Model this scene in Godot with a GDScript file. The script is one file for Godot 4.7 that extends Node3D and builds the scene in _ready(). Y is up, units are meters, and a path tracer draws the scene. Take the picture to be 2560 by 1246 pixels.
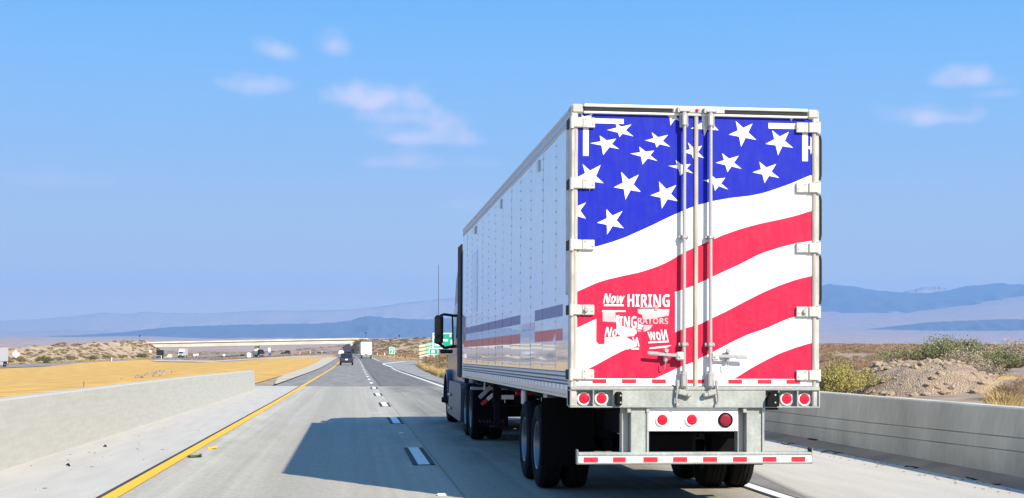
extends Node3D
# A desert motorway seen from a following car: x to the right, y up, the road runs towards -z. Distances ahead are called zf (= -z).

const CAM_Y := 1.57
const FOCAL := 3600.0   # in photograph pixels, 2560 x 1246

# ------------------------------------------------------------------ mesh collector
class MB:
	var v := PackedVector3Array()
	var n := PackedVector3Array()
	var t := PackedVector2Array()
	var c := PackedColorArray()
	var col := Color.WHITE
	var colored := false

	func put(a: Vector3, na: Vector3, ua := Vector2.ZERO) -> void:
		v.append(a)
		n.append(na)
		t.append(ua)
		if colored:
			c.append(col)

	func tri(a: Vector3, b: Vector3, d: Vector3, na: Vector3, nb: Vector3, nd: Vector3, ua := Vector2.ZERO, ub := Vector2.ZERO, ud := Vector2.ZERO) -> void:
		if (d - a).cross(b - a).dot(na + nb + nd) < 0.0:
			put(a, na, ua)
			put(d, nd, ud)
			put(b, nb, ub)
		else:
			put(a, na, ua)
			put(b, nb, ub)
			put(d, nd, ud)

	func face(p: Array, out: Vector3, uv: Array = []) -> void:
		var nn: Vector3 = (p[2] - p[0]).cross(p[1] - p[0])
		if nn.length_squared() < 1e-18:
			nn = out
		nn = nn.normalized()
		if nn.dot(out) < 0.0:
			nn = -nn
		for i in range(1, p.size() - 1):
			if uv.is_empty():
				tri(p[0], p[i], p[i + 1], nn, nn, nn)
			else:
				tri(p[0], p[i], p[i + 1], nn, nn, nn, uv[0], uv[i], uv[i + 1])

	func box(ce: Vector3, s: Vector3, b := 0.0, bs := Basis.IDENTITY) -> void:
		var h := s * 0.5
		b = minf(b, 0.45 * minf(s.x, minf(s.y, s.z)))
		for k in 3:
			var u := (k + 1) % 3
			var w := (k + 2) % 3
			for sk in [-1.0, 1.0]:
				var p := []
				for q in [[-1.0, -1.0], [1.0, -1.0], [1.0, 1.0], [-1.0, 1.0]]:
					var a := Vector3.ZERO
					a[k] = sk * h[k]
					a[u] = q[0] * (h[u] - b)
					a[w] = q[1] * (h[w] - b)
					p.append(ce + bs * a)
				var o := Vector3.ZERO
				o[k] = sk
				face(p, bs * o)
				if b > 0.0:
					for su in [-1.0, 1.0]:
						var e := []
						for q in [[0, -1.0], [0, 1.0], [1, 1.0], [1, -1.0]]:
							var a := Vector3.ZERO
							a[k] = sk * (h[k] if q[0] == 0 else h[k] - b)
							a[u] = su * (h[u] - b if q[0] == 0 else h[u])
							a[w] = q[1] * (h[w] - b)
							e.append(ce + bs * a)
						var eo := Vector3.ZERO
						eo[k] = sk
						eo[u] = su
						face(e, bs * eo)
		if b > 0.0:
			for x in [-1.0, 1.0]:
				for y in [-1.0, 1.0]:
					for z in [-1.0, 1.0]:
						face([ce + bs * Vector3(x * h.x, y * (h.y - b), z * (h.z - b)), ce + bs * Vector3(x * (h.x - b), y * h.y, z * (h.z - b)), ce + bs * Vector3(x * (h.x - b), y * (h.y - b), z * h.z)], bs * Vector3(x, y, z))

	func span(x0: float, x1: float, y0: float, y1: float, z0: float, z1: float, b := 0.0) -> void:
		box(Vector3((x0 + x1) / 2, (y0 + y1) / 2, (z0 + z1) / 2), Vector3(absf(x1 - x0), absf(y1 - y0), absf(z1 - z0)), b)

	func ring(d: Vector3) -> Array:
		d = d.normalized()
		var s := Vector3.UP if absf(d.y) < 0.9 else Vector3.RIGHT
		var x := d.cross(s).normalized()
		return [x, d.cross(x).normalized()]

	func cyl(a: Vector3, b: Vector3, r0: float, r1: float, k := 10, caps := true) -> void:
		var f := ring(b - a)
		for i in k:
			var p: Vector3 = f[0] * cos(TAU * i / k) + f[1] * sin(TAU * i / k)
			var q: Vector3 = f[0] * cos(TAU * (i + 1) / k) + f[1] * sin(TAU * (i + 1) / k)
			tri(a + p * r0, a + q * r0, b + q * r1, p, q, q)
			if r1 > 0.0:
				tri(a + p * r0, b + q * r1, b + p * r1, p, q, p)
			if caps:
				face([a, a + p * r0, a + q * r0], a - b)
				if r1 > 0.0:
					face([b, b + p * r1, b + q * r1], b - a)

	# profile: Vector2(along the axis, radius)
	func lathe(o: Vector3, axis: Vector3, prof: Array, k := 24) -> void:
		var d := axis.normalized()
		var f := ring(d)
		for j in prof.size() - 1:
			var s: Vector2 = prof[j]
			var e: Vector2 = prof[j + 1]
			var sl := (e - s).normalized()
			for i in k:
				var p: Vector3 = f[0] * cos(TAU * i / k) + f[1] * sin(TAU * i / k)
				var q: Vector3 = f[0] * cos(TAU * (i + 1) / k) + f[1] * sin(TAU * (i + 1) / k)
				var np := p * sl.x - d * sl.y
				var nq := q * sl.x - d * sl.y
				var a := o + d * s.x
				var b := o + d * e.x
				if s.y > 0.0:
					tri(a + p * s.y, a + q * s.y, b + q * e.y, np, nq, nq)
				if e.y > 0.0:
					tri(a + p * s.y, b + q * e.y, b + p * e.y, np, nq, np)

	func tube(pts: Array, r: float, k := 6) -> void:
		for i in pts.size() - 1:
			cyl(pts[i], pts[i + 1], r, r, k, i == 0 or i == pts.size() - 2)

	# polygon in the plane (p.x -> ex, p.y -> ey), pushed along ez from 0 to depth
	func prism(poly: PackedVector2Array, o: Vector3, ex: Vector3, ey: Vector3, ez: Vector3, depth: float) -> void:
		var idx := Geometry2D.triangulate_polygon(poly)
		var mid := Vector2.ZERO
		for p in poly:
			mid += p / poly.size()
		for i in range(0, idx.size(), 3):
			var q := []
			for m in 3:
				q.append(o + ex * poly[idx[i + m]].x + ey * poly[idx[i + m]].y)
			face(q, -ez)
			face([q[0] + ez * depth, q[1] + ez * depth, q[2] + ez * depth], ez)
		var cw := Geometry2D.is_polygon_clockwise(poly)
		for i in poly.size():
			var a := poly[i]
			var b := poly[(i + 1) % poly.size()]
			var dn := Vector2(b.y - a.y, a.x - b.x) * (-1.0 if cw else 1.0)
			var a3 := o + ex * a.x + ey * a.y
			var b3 := o + ex * b.x + ey * b.y
			face([a3, b3, b3 + ez * depth, a3 + ez * depth], ex * dn.x + ey * dn.y)

	# rows of points, smooth; out: which side is the front
	func sheet(rows: Array, out: Vector3, uvs: Array = []) -> void:
		var nr := rows.size()
		var nc: int = rows[0].size()
		var nn := []
		for i in nr:
			var line := PackedVector3Array()
			for j in nc:
				var du: Vector3 = rows[mini(i + 1, nr - 1)][j] - rows[maxi(i - 1, 0)][j]
				var dv: Vector3 = rows[i][mini(j + 1, nc - 1)] - rows[i][maxi(j - 1, 0)]
				var q := du.cross(dv).normalized()
				line.append(q if q.dot(out) >= 0.0 else -q)
			nn.append(line)
		for i in nr - 1:
			for j in nc - 1:
				var u := [Vector2.ZERO, Vector2.ZERO, Vector2.ZERO, Vector2.ZERO]
				if uvs.size():
					u = [uvs[i][j], uvs[i + 1][j], uvs[i + 1][j + 1], uvs[i][j + 1]]
				tri(rows[i][j], rows[i + 1][j], rows[i + 1][j + 1], nn[i][j], nn[i + 1][j], nn[i + 1][j + 1], u[0], u[1], u[2])
				tri(rows[i][j], rows[i + 1][j + 1], rows[i][j + 1], nn[i][j], nn[i + 1][j + 1], nn[i][j + 1], u[0], u[2], u[3])

	func mesh() -> ArrayMesh:
		var a := []
		a.resize(Mesh.ARRAY_MAX)
		a[Mesh.ARRAY_VERTEX] = v
		a[Mesh.ARRAY_NORMAL] = n
		a[Mesh.ARRAY_TEX_UV] = t
		if colored:
			a[Mesh.ARRAY_COLOR] = c
		var m := ArrayMesh.new()
		m.add_surface_from_arrays(Mesh.PRIMITIVE_TRIANGLES, a)
		return m


# ------------------------------------------------------------------ naming and tagging
var taken := {}

func numbered(called: String) -> String:
	var k: int = taken.get(called, 0)
	taken[called] = k + 1
	return called if k == 0 else "%s_%03d" % [called, k]

func tag(o: Node3D, label: String, category: String, group := "") -> Node3D:
	o.set_meta("label", label)
	o.set_meta("category", category)
	if group:
		o.set_meta("group", group)
	return o

func thing(called: String, label: String, category: String, at := Vector3.ZERO, turn := 0.0, group := "") -> Node3D:
	var o := Node3D.new()
	o.name = numbered(called)
	add_child(o)
	o.position = at
	o.rotation.y = turn
	return tag(o, label, category, group)

func hang(called: String, m: Mesh, mat: Material, parent: Node3D = null, at := Vector3.ZERO) -> MeshInstance3D:
	var o := MeshInstance3D.new()
	o.mesh = m
	o.material_override = mat
	o.position = at
	if parent == null:
		o.name = numbered(called)
		add_child(o)
	else:
		o.name = called
		parent.add_child(o, true)
	return o

func obj(called: String, b: MB, mat: Material, parent: Node3D = null, at := Vector3.ZERO) -> MeshInstance3D:
	return hang(called, b.mesh(), mat, parent, at)

func struct(called: String, b: MB, mat: Material) -> MeshInstance3D:
	var o := obj(called, b, mat)
	o.set_meta("kind", "structure")
	return o

func scatter(called: String, m: Mesh, mat: Material, places: Array, parent: Node3D = null) -> MultiMeshInstance3D:
	var mm := MultiMesh.new()
	mm.transform_format = MultiMesh.TRANSFORM_3D
	mm.mesh = m
	mm.instance_count = places.size()
	for i in places.size():
		mm.set_instance_transform(i, places[i])
	var o := MultiMeshInstance3D.new()
	o.multimesh = mm
	o.material_override = mat
	o.set_meta("kind", "stuff")
	if parent:
		o.name = called
		parent.add_child(o, true)
	else:
		o.name = numbered(called)
		add_child(o)
	return o

# a copy of a thing with its parts
func dup(o: Node3D, called: String, label: String, at: Vector3, turn := 0.0, size := Vector3.ONE) -> Node3D:
	var r: Node3D = o.duplicate()
	r.name = numbered(called)
	add_child(r)
	r.position = at
	r.rotation.y = turn
	r.scale = size
	r.set_meta("label", label)
	return r

# ------------------------------------------------------------------ materials
var rng := RandomNumberGenerator.new()

func noise_tex(seed_: int, freq: float, oct: int, lo: float, hi: float, size := 512, kind := FastNoiseLite.TYPE_SIMPLEX_SMOOTH) -> NoiseTexture2D:
	var f := FastNoiseLite.new()
	f.seed = seed_
	f.frequency = freq
	f.noise_type = kind
	f.fractal_type = FastNoiseLite.FRACTAL_FBM
	f.fractal_octaves = oct
	var t := NoiseTexture2D.new()
	t.width = size
	t.height = size
	t.seamless = true
	var g := Gradient.new()
	g.set_color(0, Color(lo, lo, lo))
	g.set_color(1, Color(hi, hi, hi))
	t.color_ramp = g
	t.noise = f
	return t

func mat(lin: Color, rough := 0.6, metal := 0.0) -> StandardMaterial3D:
	var m := StandardMaterial3D.new()
	m.albedo_color = lin.linear_to_srgb()
	m.roughness = rough
	m.metallic = metal
	return m

# colour noise in world or own axes: tex at scale s (repeats per metre), detail multiplied on top
func grain(m: StandardMaterial3D, tex: Texture2D, s: Vector3, tex2: Texture2D = null, s2 := Vector3.ONE, world := true) -> StandardMaterial3D:
	m.albedo_texture = tex
	m.uv1_triplanar = true
	m.uv1_world_triplanar = world
	m.uv1_scale = s
	if tex2:
		m.detail_enabled = true
		m.detail_blend_mode = BaseMaterial3D.BLEND_MODE_MUL
		m.detail_albedo = tex2
		m.detail_uv_layer = BaseMaterial3D.DETAIL_UV_2
		m.uv2_triplanar = true
		m.uv2_world_triplanar = world
		m.uv2_scale = s2
	return m

func relief(m: StandardMaterial3D, tex: Texture2D, cm: float) -> StandardMaterial3D:
	m.heightmap_enabled = true
	m.heightmap_texture = tex
	m.heightmap_scale = cm
	return m

func glossy(m: StandardMaterial3D, coat := 1.0, rough := 0.05) -> StandardMaterial3D:
	m.clearcoat_enabled = true
	m.clearcoat = coat
	m.clearcoat_roughness = rough
	return m

var T := {}
var M := {}

func make_materials() -> void:
	T.speck = noise_tex(11, 0.06, 4, 0.84, 1.0)
	T.patch = noise_tex(12, 0.008, 5, 0.82, 1.0)
	T.streak = noise_tex(13, 0.02, 4, 0.925, 1.0)
	T.bump = noise_tex(14, 0.05, 5, 0.0, 1.0)
	T.soil = noise_tex(15, 0.03, 5, 0.68, 1.0)
	T.spangle = noise_tex(16, 0.03, 2, 0.88, 1.0, 256, FastNoiseLite.TYPE_CELLULAR)
	T.wave = noise_tex(17, 0.006, 2, 0.0, 1.0, 512)
	T.stain = noise_tex(18, 0.010, 5, 0.80, 1.0)
	M.bounce_lit_barrier = relief(grain(mat(Color(0.61, 0.585, 0.485), 0.85), T.streak, Vector3(0.6, 0.25, 0.6), T.stain, Vector3(0.16, 0.07, 0.16)), T.speck, 0.15)  # bounce light on the shaded wall put into its colour; stains on top
	M.concrete_barrier = relief(grain(mat(Color(0.465, 0.465, 0.425), 0.85), T.streak, Vector3(2.2, 0.5, 1.1), T.streak, Vector3(0.07, 0.9, 0.07)), T.speck, 0.08)
	M.desert = grain(mat(Color(0.50, 0.37, 0.26), 1.0), T.soil, Vector3(0.05, 0.05, 0.05), T.patch, Vector3(0.007, 0.007, 0.007))
	M.orange = relief(grain(mat(Color(0.92, 0.545, 0.115), 1.0), T.soil, Vector3(0.022, 0.06, 0.03), T.speck, Vector3(0.25, 0.5, 0.25)), T.bump, 4.0)
	M.pale_dirt = grain(mat(Color(0.62, 0.55, 0.44), 1.0), T.speck, Vector3(0.2, 0.2, 0.2), T.patch, Vector3(0.05, 0.05, 0.05))
	M.embank = relief(grain(mat(Color(0.72, 0.545, 0.36), 1.0), T.soil, Vector3(0.06, 0.12, 0.06), T.patch, Vector3(0.02, 0.02, 0.02)), T.bump, 30.0)
	M.mound = relief(grain(mat(Color(0.60, 0.45, 0.31), 1.0), T.soil, Vector3(0.8, 0.8, 0.8), T.patch, Vector3(0.3, 0.3, 0.3)), T.bump, 6.0)
	M.rock = relief(grain(mat(Color(0.70, 0.54, 0.38), 0.95), T.soil, Vector3(1.3, 1.3, 1.3), null, Vector3.ONE, false), T.bump, 2.0)
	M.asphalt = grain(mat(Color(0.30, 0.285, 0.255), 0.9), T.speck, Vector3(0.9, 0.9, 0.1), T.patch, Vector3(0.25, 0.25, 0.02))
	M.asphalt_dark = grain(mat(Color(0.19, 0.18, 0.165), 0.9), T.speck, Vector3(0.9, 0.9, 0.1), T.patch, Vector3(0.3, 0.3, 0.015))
	M.shoulder = grain(mat(Color(0.545, 0.52, 0.46), 0.88), T.speck, Vector3(1.6, 1.6, 0.5), T.streak, Vector3(0.25, 0.25, 0.03))
	M.ramp = grain(mat(Color(0.36, 0.35, 0.33), 0.9), T.speck, Vector3(0.5, 0.5, 0.1), T.patch, Vector3(0.15, 0.15, 0.03))
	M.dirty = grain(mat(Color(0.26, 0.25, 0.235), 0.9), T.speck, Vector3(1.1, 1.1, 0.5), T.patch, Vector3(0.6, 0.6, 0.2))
	M.white_line = grain(mat(Color(0.92, 0.91, 0.88), 0.7), T.speck, Vector3(3, 3, 0.7))
	M.yellow_line = grain(mat(Color(0.95, 0.49, 0.006), 0.7), T.speck, Vector3(3, 3, 0.6))
	M.black_line = mat(Color(0.03, 0.03, 0.03), 0.8)
	M.rubber = mat(Color(0.008, 0.008, 0.009), 0.85)
	M.rubber.metallic_specular = 0.25
	M.black = mat(Color(0.010, 0.011, 0.013), 0.8)
	M.under = mat(Color(0.012, 0.012, 0.014), 0.9)
	M.under.metallic_specular = 0.25
	M.leg = mat(Color(0.05, 0.05, 0.055), 0.8)
	M.flap = mat(Color(0.006, 0.006, 0.007), 0.95)
	M.flap.metallic_specular = 0.2
	M.galv = grain(mat(Color(0.435, 0.475, 0.455), 0.5, 0.2), T.spangle, Vector3(3.5, 3.5, 3.5), T.patch, Vector3(0.5, 0.5, 0.5), false)
	M.steel = grain(mat(Color(0.50, 0.50, 0.48), 0.42, 0.5), T.speck, Vector3(4, 4, 4), null, Vector3.ONE, false)
	M.rod = grain(mat(Color(0.47, 0.475, 0.47), 0.4, 0.4), T.speck, Vector3(5, 1, 5), null, Vector3.ONE, false)
	M.hinge = grain(mat(Color(0.55, 0.54, 0.51), 0.5), T.speck, Vector3(3, 3, 3), null, Vector3.ONE, false)
	M.frame = grain(mat(Color(0.50, 0.49, 0.465), 0.45, 0.1), T.patch, Vector3(0.4, 0.8, 0.4), null, Vector3.ONE, false)
	M.gasket = grain(mat(Color(0.45, 0.41, 0.33), 0.8), T.patch, Vector3(3, 0.5, 3), null, Vector3.ONE, false)
	M.white = mat(Color(0.78, 0.78, 0.77), 0.4)
	M.dull_white = mat(Color(0.50, 0.51, 0.52), 0.5)
	M.faded_red = mat(Color(0.72, 0.34, 0.37), 0.5)
	M.off_white = mat(Color(0.66, 0.65, 0.60), 0.55)
	M.red = mat(Color(0.62, 0.012, 0.03), 0.4)
	M.lens = mat(Color(0.56, 0.005, 0.025), 0.5)
	M.lens.metallic_specular = 0.3
	M.lens_dark = mat(Color(0.20, 0.004, 0.02), 0.3)
	M.led = mat(Color(0.62, 0.02, 0.06), 0.5)
	var pan := glossy(mat(Color(0.74, 0.745, 0.76), 0.3, 0.25), 1.0, 0.03)
	M.panel = relief(grain(pan, T.streak, Vector3(0.25, 0.25, 0.25)), T.wave, 0.9)
	M.rail = grain(mat(Color(0.55, 0.55, 0.56), 0.35, 0.6), T.speck, Vector3(1, 1, 1), null, Vector3.ONE, false)
	M.blue_stripe = mat(Color(0.06, 0.09, 0.30), 0.35)
	M.red_stripe = mat(Color(0.62, 0.05, 0.06), 0.35)
	M.pink_stripe = glossy(mat(Color(0.42, 0.22, 0.34), 0.4), 1.0, 0.04)
	M.notice = glossy(mat(Color(0.38, 0.42, 0.5), 0.4), 1.0, 0.04)
	M.alu = mat(Color(0.22, 0.23, 0.25), 0.38, 0.7)
	M.fairing = mat(Color(0.085, 0.095, 0.12), 0.5)
	M.tank = mat(Color(0.42, 0.43, 0.45), 0.4, 0.4)
	M.cab_blue = glossy(mat(Color(0.012, 0.022, 0.08), 0.5), 0.5, 0.15)
	M.mirror_black = mat(Color(0.012, 0.02, 0.022), 0.35)
	M.car_black = glossy(mat(Color(0.012, 0.013, 0.018), 0.35))
	M.car_navy = glossy(mat(Color(0.02, 0.025, 0.06), 0.35))
	M.glass = mat(Color(0.015, 0.02, 0.028), 0.06)
	M.creosote_plain = mat(Color(0.03, 0.07, 0.03), 0.7)
	M.green_sign = mat(Color(0.0, 0.30, 0.20), 0.5)
	M.bridge = grain(mat(Color(0.66, 0.62, 0.53), 0.85), T.patch, Vector3(0.02, 0.1, 0.05), T.streak, Vector3(0.2, 0.2, 0.2))
	M.post = mat(Color(0.3, 0.27, 0.22), 0.8)
	M.dark_post = mat(Color(0.04, 0.045, 0.06), 0.7)
	M.sage = mat(Color(0.42, 0.44, 0.28), 0.6)
	M.sage_green = mat(Color(0.22, 0.46, 0.34), 0.6)
	M.teal = mat(Color(0.02, 0.42, 0.32), 0.6)
	M.toilet_blue = mat(Color(0.03, 0.06, 0.32), 0.5)
	M.far_rock = grain(mat(Color(0.11, 0.10, 0.11), 1.0), T.soil, Vector3(0.0011, 0.0011, 0.0011))
	M.far_rock_pale = grain(mat(Color(0.50, 0.40, 0.32), 1.0), T.soil, Vector3(0.0008, 0.0008, 0.0008))
	M.far_plain = grain(mat(Color(0.62, 0.43, 0.32), 1.0), T.patch, Vector3(0.0006, 0.0006, 0.0006), T.soil, Vector3(0.002, 0.002, 0.002))
	for k in [["creosote", 0.20, 0.22, 0.10], ["yellow_green", 0.31, 0.28, 0.085], ["bright_grass", 0.24, 0.30, 0.03], ["grey_brush", 0.44, 0.38, 0.27], ["brown_brush", 0.33, 0.215, 0.14], ["dry_grass", 0.50, 0.38, 0.17], ["olive", 0.22, 0.19, 0.08], ["dark_olive", 0.15, 0.135, 0.06], ["twig", 0.16, 0.12, 0.085]]:
		var m := mat(Color(k[1], k[2], k[3]), 0.9)
		m.vertex_color_use_as_albedo = true
		M[k[0]] = m

# ------------------------------------------------------------------ the lie of the land
func pl(x: float, xs: Array, ys: Array) -> float:
	if x <= xs[0]:
		return ys[0]
	for i in range(1, xs.size()):
		if x <= xs[i]:
			return lerpf(ys[i - 1], ys[i], (x - xs[i - 1]) / (xs[i] - xs[i - 1]))
	return ys[-1]

func road_y(zf: float) -> float:
	var s := zf - 130.0
	return 0.0045 * s * s / (s + 60.0) if s > 0.0 else 0.0

func bend(zf: float) -> float:
	return pl(zf, [0, 60, 120, 170, 300, 400, 500, 600, 680, 900, 1500], [0, 0, 0.2, 0.4, 0.4, 0.1, -1.2, -3.2, -5.5, -14, -50])

func left_road_y(zf: float) -> float:
	return pl(zf, [315, 670, 1000], [-1.4, -0.2, 2.0])

var hills := FastNoiseLite.new()

func ground_y(x: float, zf: float) -> float:
	var xr := x - bend(clampf(zf, 0, 1500))
	var p := road_y(clampf(zf, 0, 1000))
	var bump := hills.get_noise_2d(x * 1.0, zf * 1.0)
	var y: float
	if xr > 0.0:
		var near: float = 0.62 * (1.0 - smoothstep(60, 90, zf)) * smoothstep(8.0, 8.6, xr) + 0.3 * smoothstep(9, 16, xr) * (1.0 - smoothstep(60, 90, zf))
		var desert: float = 1.0 + 0.0105 * clampf(zf - 40.0, 0.0, 1000.0) + 0.25 * bump * smoothstep(12, 40, xr)
		y = lerpf(p + near, desert, smoothstep(13, 45, xr))
	else:
		var l := left_road_y(zf)
		y = lerpf(p, l, smoothstep(8, 48, -xr)) + 0.12 * bump * smoothstep(6, 20, -xr) * smoothstep(66, 55, -xr)
		y += 0.6 * smoothstep(330, 362, zf) * smoothstep(600, 540, zf) * exp(-pow((x + 65.0) / 2.6, 2.0))
		if zf > 700.0:
			y = lerpf(y, -0.2 + 0.003 * (zf - 700.0), smoothstep(700, 800, zf))
	if zf > 700.0:
		y = lerpf(y, lerpf(-0.2 + 0.003 * (zf - 700.0), 1.0 + 0.0105 * minf(zf - 40.0, 1000.0), smoothstep(-80, 80, xr)), smoothstep(900, 1100, zf))
	if xr > -4.0 and xr < 8.0 and zf < 1000.0:
		y -= 0.25
	return y

func steps(a: float, b: float, first: float, grow: float) -> Array:
	var out := [a]
	var s := first
	var x := a
	while x + s < b:
		x += s
		s *= grow
		out.append(x)
	out.append(b)
	return out

# a sheet that follows the road between two edges, each a Callable zf -> x
func ribbon(left: Callable, right: Callable, z0: float, z1: float, lift: float, cols := 1, height = null) -> MB:
	var b := MB.new()
	var rows := []
	var uvs := []
	for zf in steps(z0, z1, 2.0, 1.04):
		var r := PackedVector3Array()
		var q := PackedVector2Array()
		var y: float = height.call(zf) if height != null else road_y(zf)
		for i in cols + 1:
			r.append(Vector3(lerpf(left.call(zf), right.call(zf), float(i) / cols), y + lift, -zf))
			q.append(Vector2(float(i) / cols, zf / 40.0))
		rows.append(r)
		uvs.append(q)
	b.sheet(rows, Vector3.UP, uvs)
	return b

func yellow_x(zf: float) -> float:
	return pl(zf, [0, 16, 50, 107, 173, 300, 365], [-2.64, -2.60, -2.46, -2.36, -2.16, -2.16, -2.3]) if zf < 365 else bend(zf) - 2.5
func dash_x(zf: float) -> float:
	return pl(zf, [0, 60, 120, 255, 326, 365], [1.04, 1.04, 1.18, 1.5, 1.44, 1.3]) if zf < 365 else bend(zf) + 1.15
func right_x(zf: float) -> float:
	return pl(zf, [0, 30, 66, 91, 153, 172, 215, 365], [4.81, 4.81, 4.5, 4.55, 4.55, 4.75, 5.0, 5.1]) if zf < 365 else bend(zf) + 4.9

# ------------------------------------------------------------------ camera, sky, sun, air
func make_view() -> void:
	var cam := Camera3D.new()
	cam.name = "camera"
	add_child(cam)
	var yaw := atan(400.0 / FOCAL)
	var pit := deg_to_rad(1.5)
	var rol := deg_to_rad(0.3)
	var fw := Vector3(sin(yaw) * cos(pit), sin(pit), -cos(yaw) * cos(pit))
	var rt := Vector3(cos(yaw), 0, sin(yaw))
	var up := rt.cross(fw)
	var r2 := rt * cos(rol) + up * sin(rol)
	var u2 := up * cos(rol) - rt * sin(rol)
	cam.transform = Transform3D(Basis(r2, u2, -fw), Vector3(0, CAM_Y, 0))
	cam.projection = Camera3D.PROJECTION_FRUSTUM
	cam.near = 0.1
	cam.far = 90000.0
	cam.size = 0.1 * 1246.0 / FOCAL
	cam.frustum_offset = Vector2(0.0, 0.1 * 172.8 / FOCAL)   # the photograph is cut from the upper part of the frame
	cam.current = true

	var env := Environment.new()
	env.background_mode = Environment.BG_SKY
	env.tonemap_mode = Environment.TONE_MAPPER_LINEAR
	env.tonemap_exposure = 2.1
	env.sdfgi_enabled = true
	env.ssao_enabled = true
	env.ssil_enabled = true
	env.fog_enabled = true
	env.fog_light_color = Color(0.53, 0.75, 1.0)
	env.fog_density = 0.000033
	var sm := PanoramaSkyMaterial.new()
	sm.panorama = make_sky()
	env.sky = Sky.new()
	env.sky.sky_material = sm
	var we := WorldEnvironment.new()
	we.name = "environment"
	we.environment = env
	add_child(we)

	var sun := DirectionalLight3D.new()
	sun.name = "sun"
	add_child(sun)
	sun.look_at_from_position(Vector3.ZERO, Vector3(-3.11, -4.11, -4.96))
	sun.light_color = Color(1.0, 0.95, 0.87)
	sun.light_energy = 1.5
	sun.light_angular_distance = 0.5
	sun.shadow_enabled = true

func sky_at(el: float) -> Color:
	var es := [0.0, 1.5, 4.6, 7.8, 10.9, 14.0, 30.0, 60.0, 90.0]
	var r := [0.54, 0.48, 0.28, 0.175, 0.125, 0.085, 0.075, 0.07, 0.07]
	var g := [0.42, 0.41, 0.335, 0.285, 0.268, 0.237, 0.21, 0.195, 0.19]
	var b := [0.33, 0.35, 0.39, 0.44, 0.47, 0.475, 0.46, 0.44, 0.43]
	return Color(pl(el, es, r), pl(el, es, g), pl(el, es, b))

func make_sky() -> ImageTexture:
	var w := 4096
	var h := 2048
	var im := Image.create(w, h, false, Image.FORMAT_RGBAF)
	for y in h:
		im.fill_rect(Rect2i(0, y, w, 1), sky_at(90.0 - (y + 0.5) * 180.0 / h))
	# small fair-weather clouds: azimuth, height, half width, half height in degrees, density
	var cl := [[-3.5, 11.95, 0.55, 0.34, 0.6], [-2.75, 11.78, 0.55, 0.26, 0.55], [-0.94, 12.12, 0.6, 0.34, 0.5], [-3.75, 10.45, 1.1, 0.28, 0.55], [-4.9, 10.5, 0.6, 0.16, 0.25], [-0.2, 10.1, 1.1, 0.38, 0.75], [1.0, 10.12, 1.4, 0.42, 0.8], [2.2, 9.45, 1.7, 0.36, 0.62], [3.3, 9.2, 0.9, 0.25, 0.4],
		[2.4, 8.68, 1.6, 0.30, 0.62], [3.2, 8.55, 1.4, 0.26, 0.6], [2.15, 7.7, 1.1, 0.28, 0.5], [1.2, 7.6, 0.7, 0.16, 0.3], [4.86, 7.64, 1.2, 0.18, 0.35], [23.5, 10.55, 0.9, 0.32, 0.6], [24.2, 10.4, 0.8, 0.24, 0.45], [22.3, 9.22, 1.4, 0.36, 0.6], [23.2, 9.1, 0.9, 0.25, 0.45], [4.39, 5.99, 0.9, 0.2, 0.3], [-11.1, 6.58, 1.9, 0.22, 0.2], [24.9, 9.96, 0.9, 0.14, 0.3], [-4.3, 10.9, 0.5, 0.12, 0.25]]
	var more := RandomNumberGenerator.new()
	more.seed = 77
	for i in 60:   # the same kind of sky all round
		var az := more.randf_range(40, 335)
		cl.append([az if az < 180.0 else az - 360.0, more.randf_range(6, 16), more.randf_range(0.8, 2.0), more.randf_range(0.18, 0.42), more.randf_range(0.3, 0.7)])
	var fn := FastNoiseLite.new()
	fn.seed = 5
	fn.frequency = 0.021
	fn.fractal_octaves = 5
	for q in cl:
		var cx: float = q[0] * w / 360.0
		var cy: float = (90.0 - q[1]) * h / 180.0
		var rx: float = 1.15 * q[2] * w / 360.0
		var ry: float = 1.15 * q[3] * h / 180.0
		for y in range(int(cy - ry * 2.4), int(cy + ry * 2.0)):
			for x in range(int(cx - rx * 2.0), int(cx + rx * 2.0)):
				var dx := (x - cx) / rx
				var dy := (y - cy) / ry
				dy *= 1.5 if dy > 0.0 else 0.85
				var d := sqrt(dx * dx + dy * dy)
				var e: float = clampf(1.0 - (d + 0.85 * fn.get_noise_2d(x * 1.4, y * 2.2)) / 1.35, 0.0, 1.0)
				var a: float = pow(e, 0.85) * q[4] * (0.95 + 0.7 * fn.get_noise_2d(x * 2.6, y * 5.0))
				if a > 0.0:
					var px := posmod(x, w)
					im.set_pixel(px, y, im.get_pixel(px, y).lerp(Color(0.385, 0.38, 0.485), minf(a, 0.85)))
	return ImageTexture.create_from_image(im)

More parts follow.
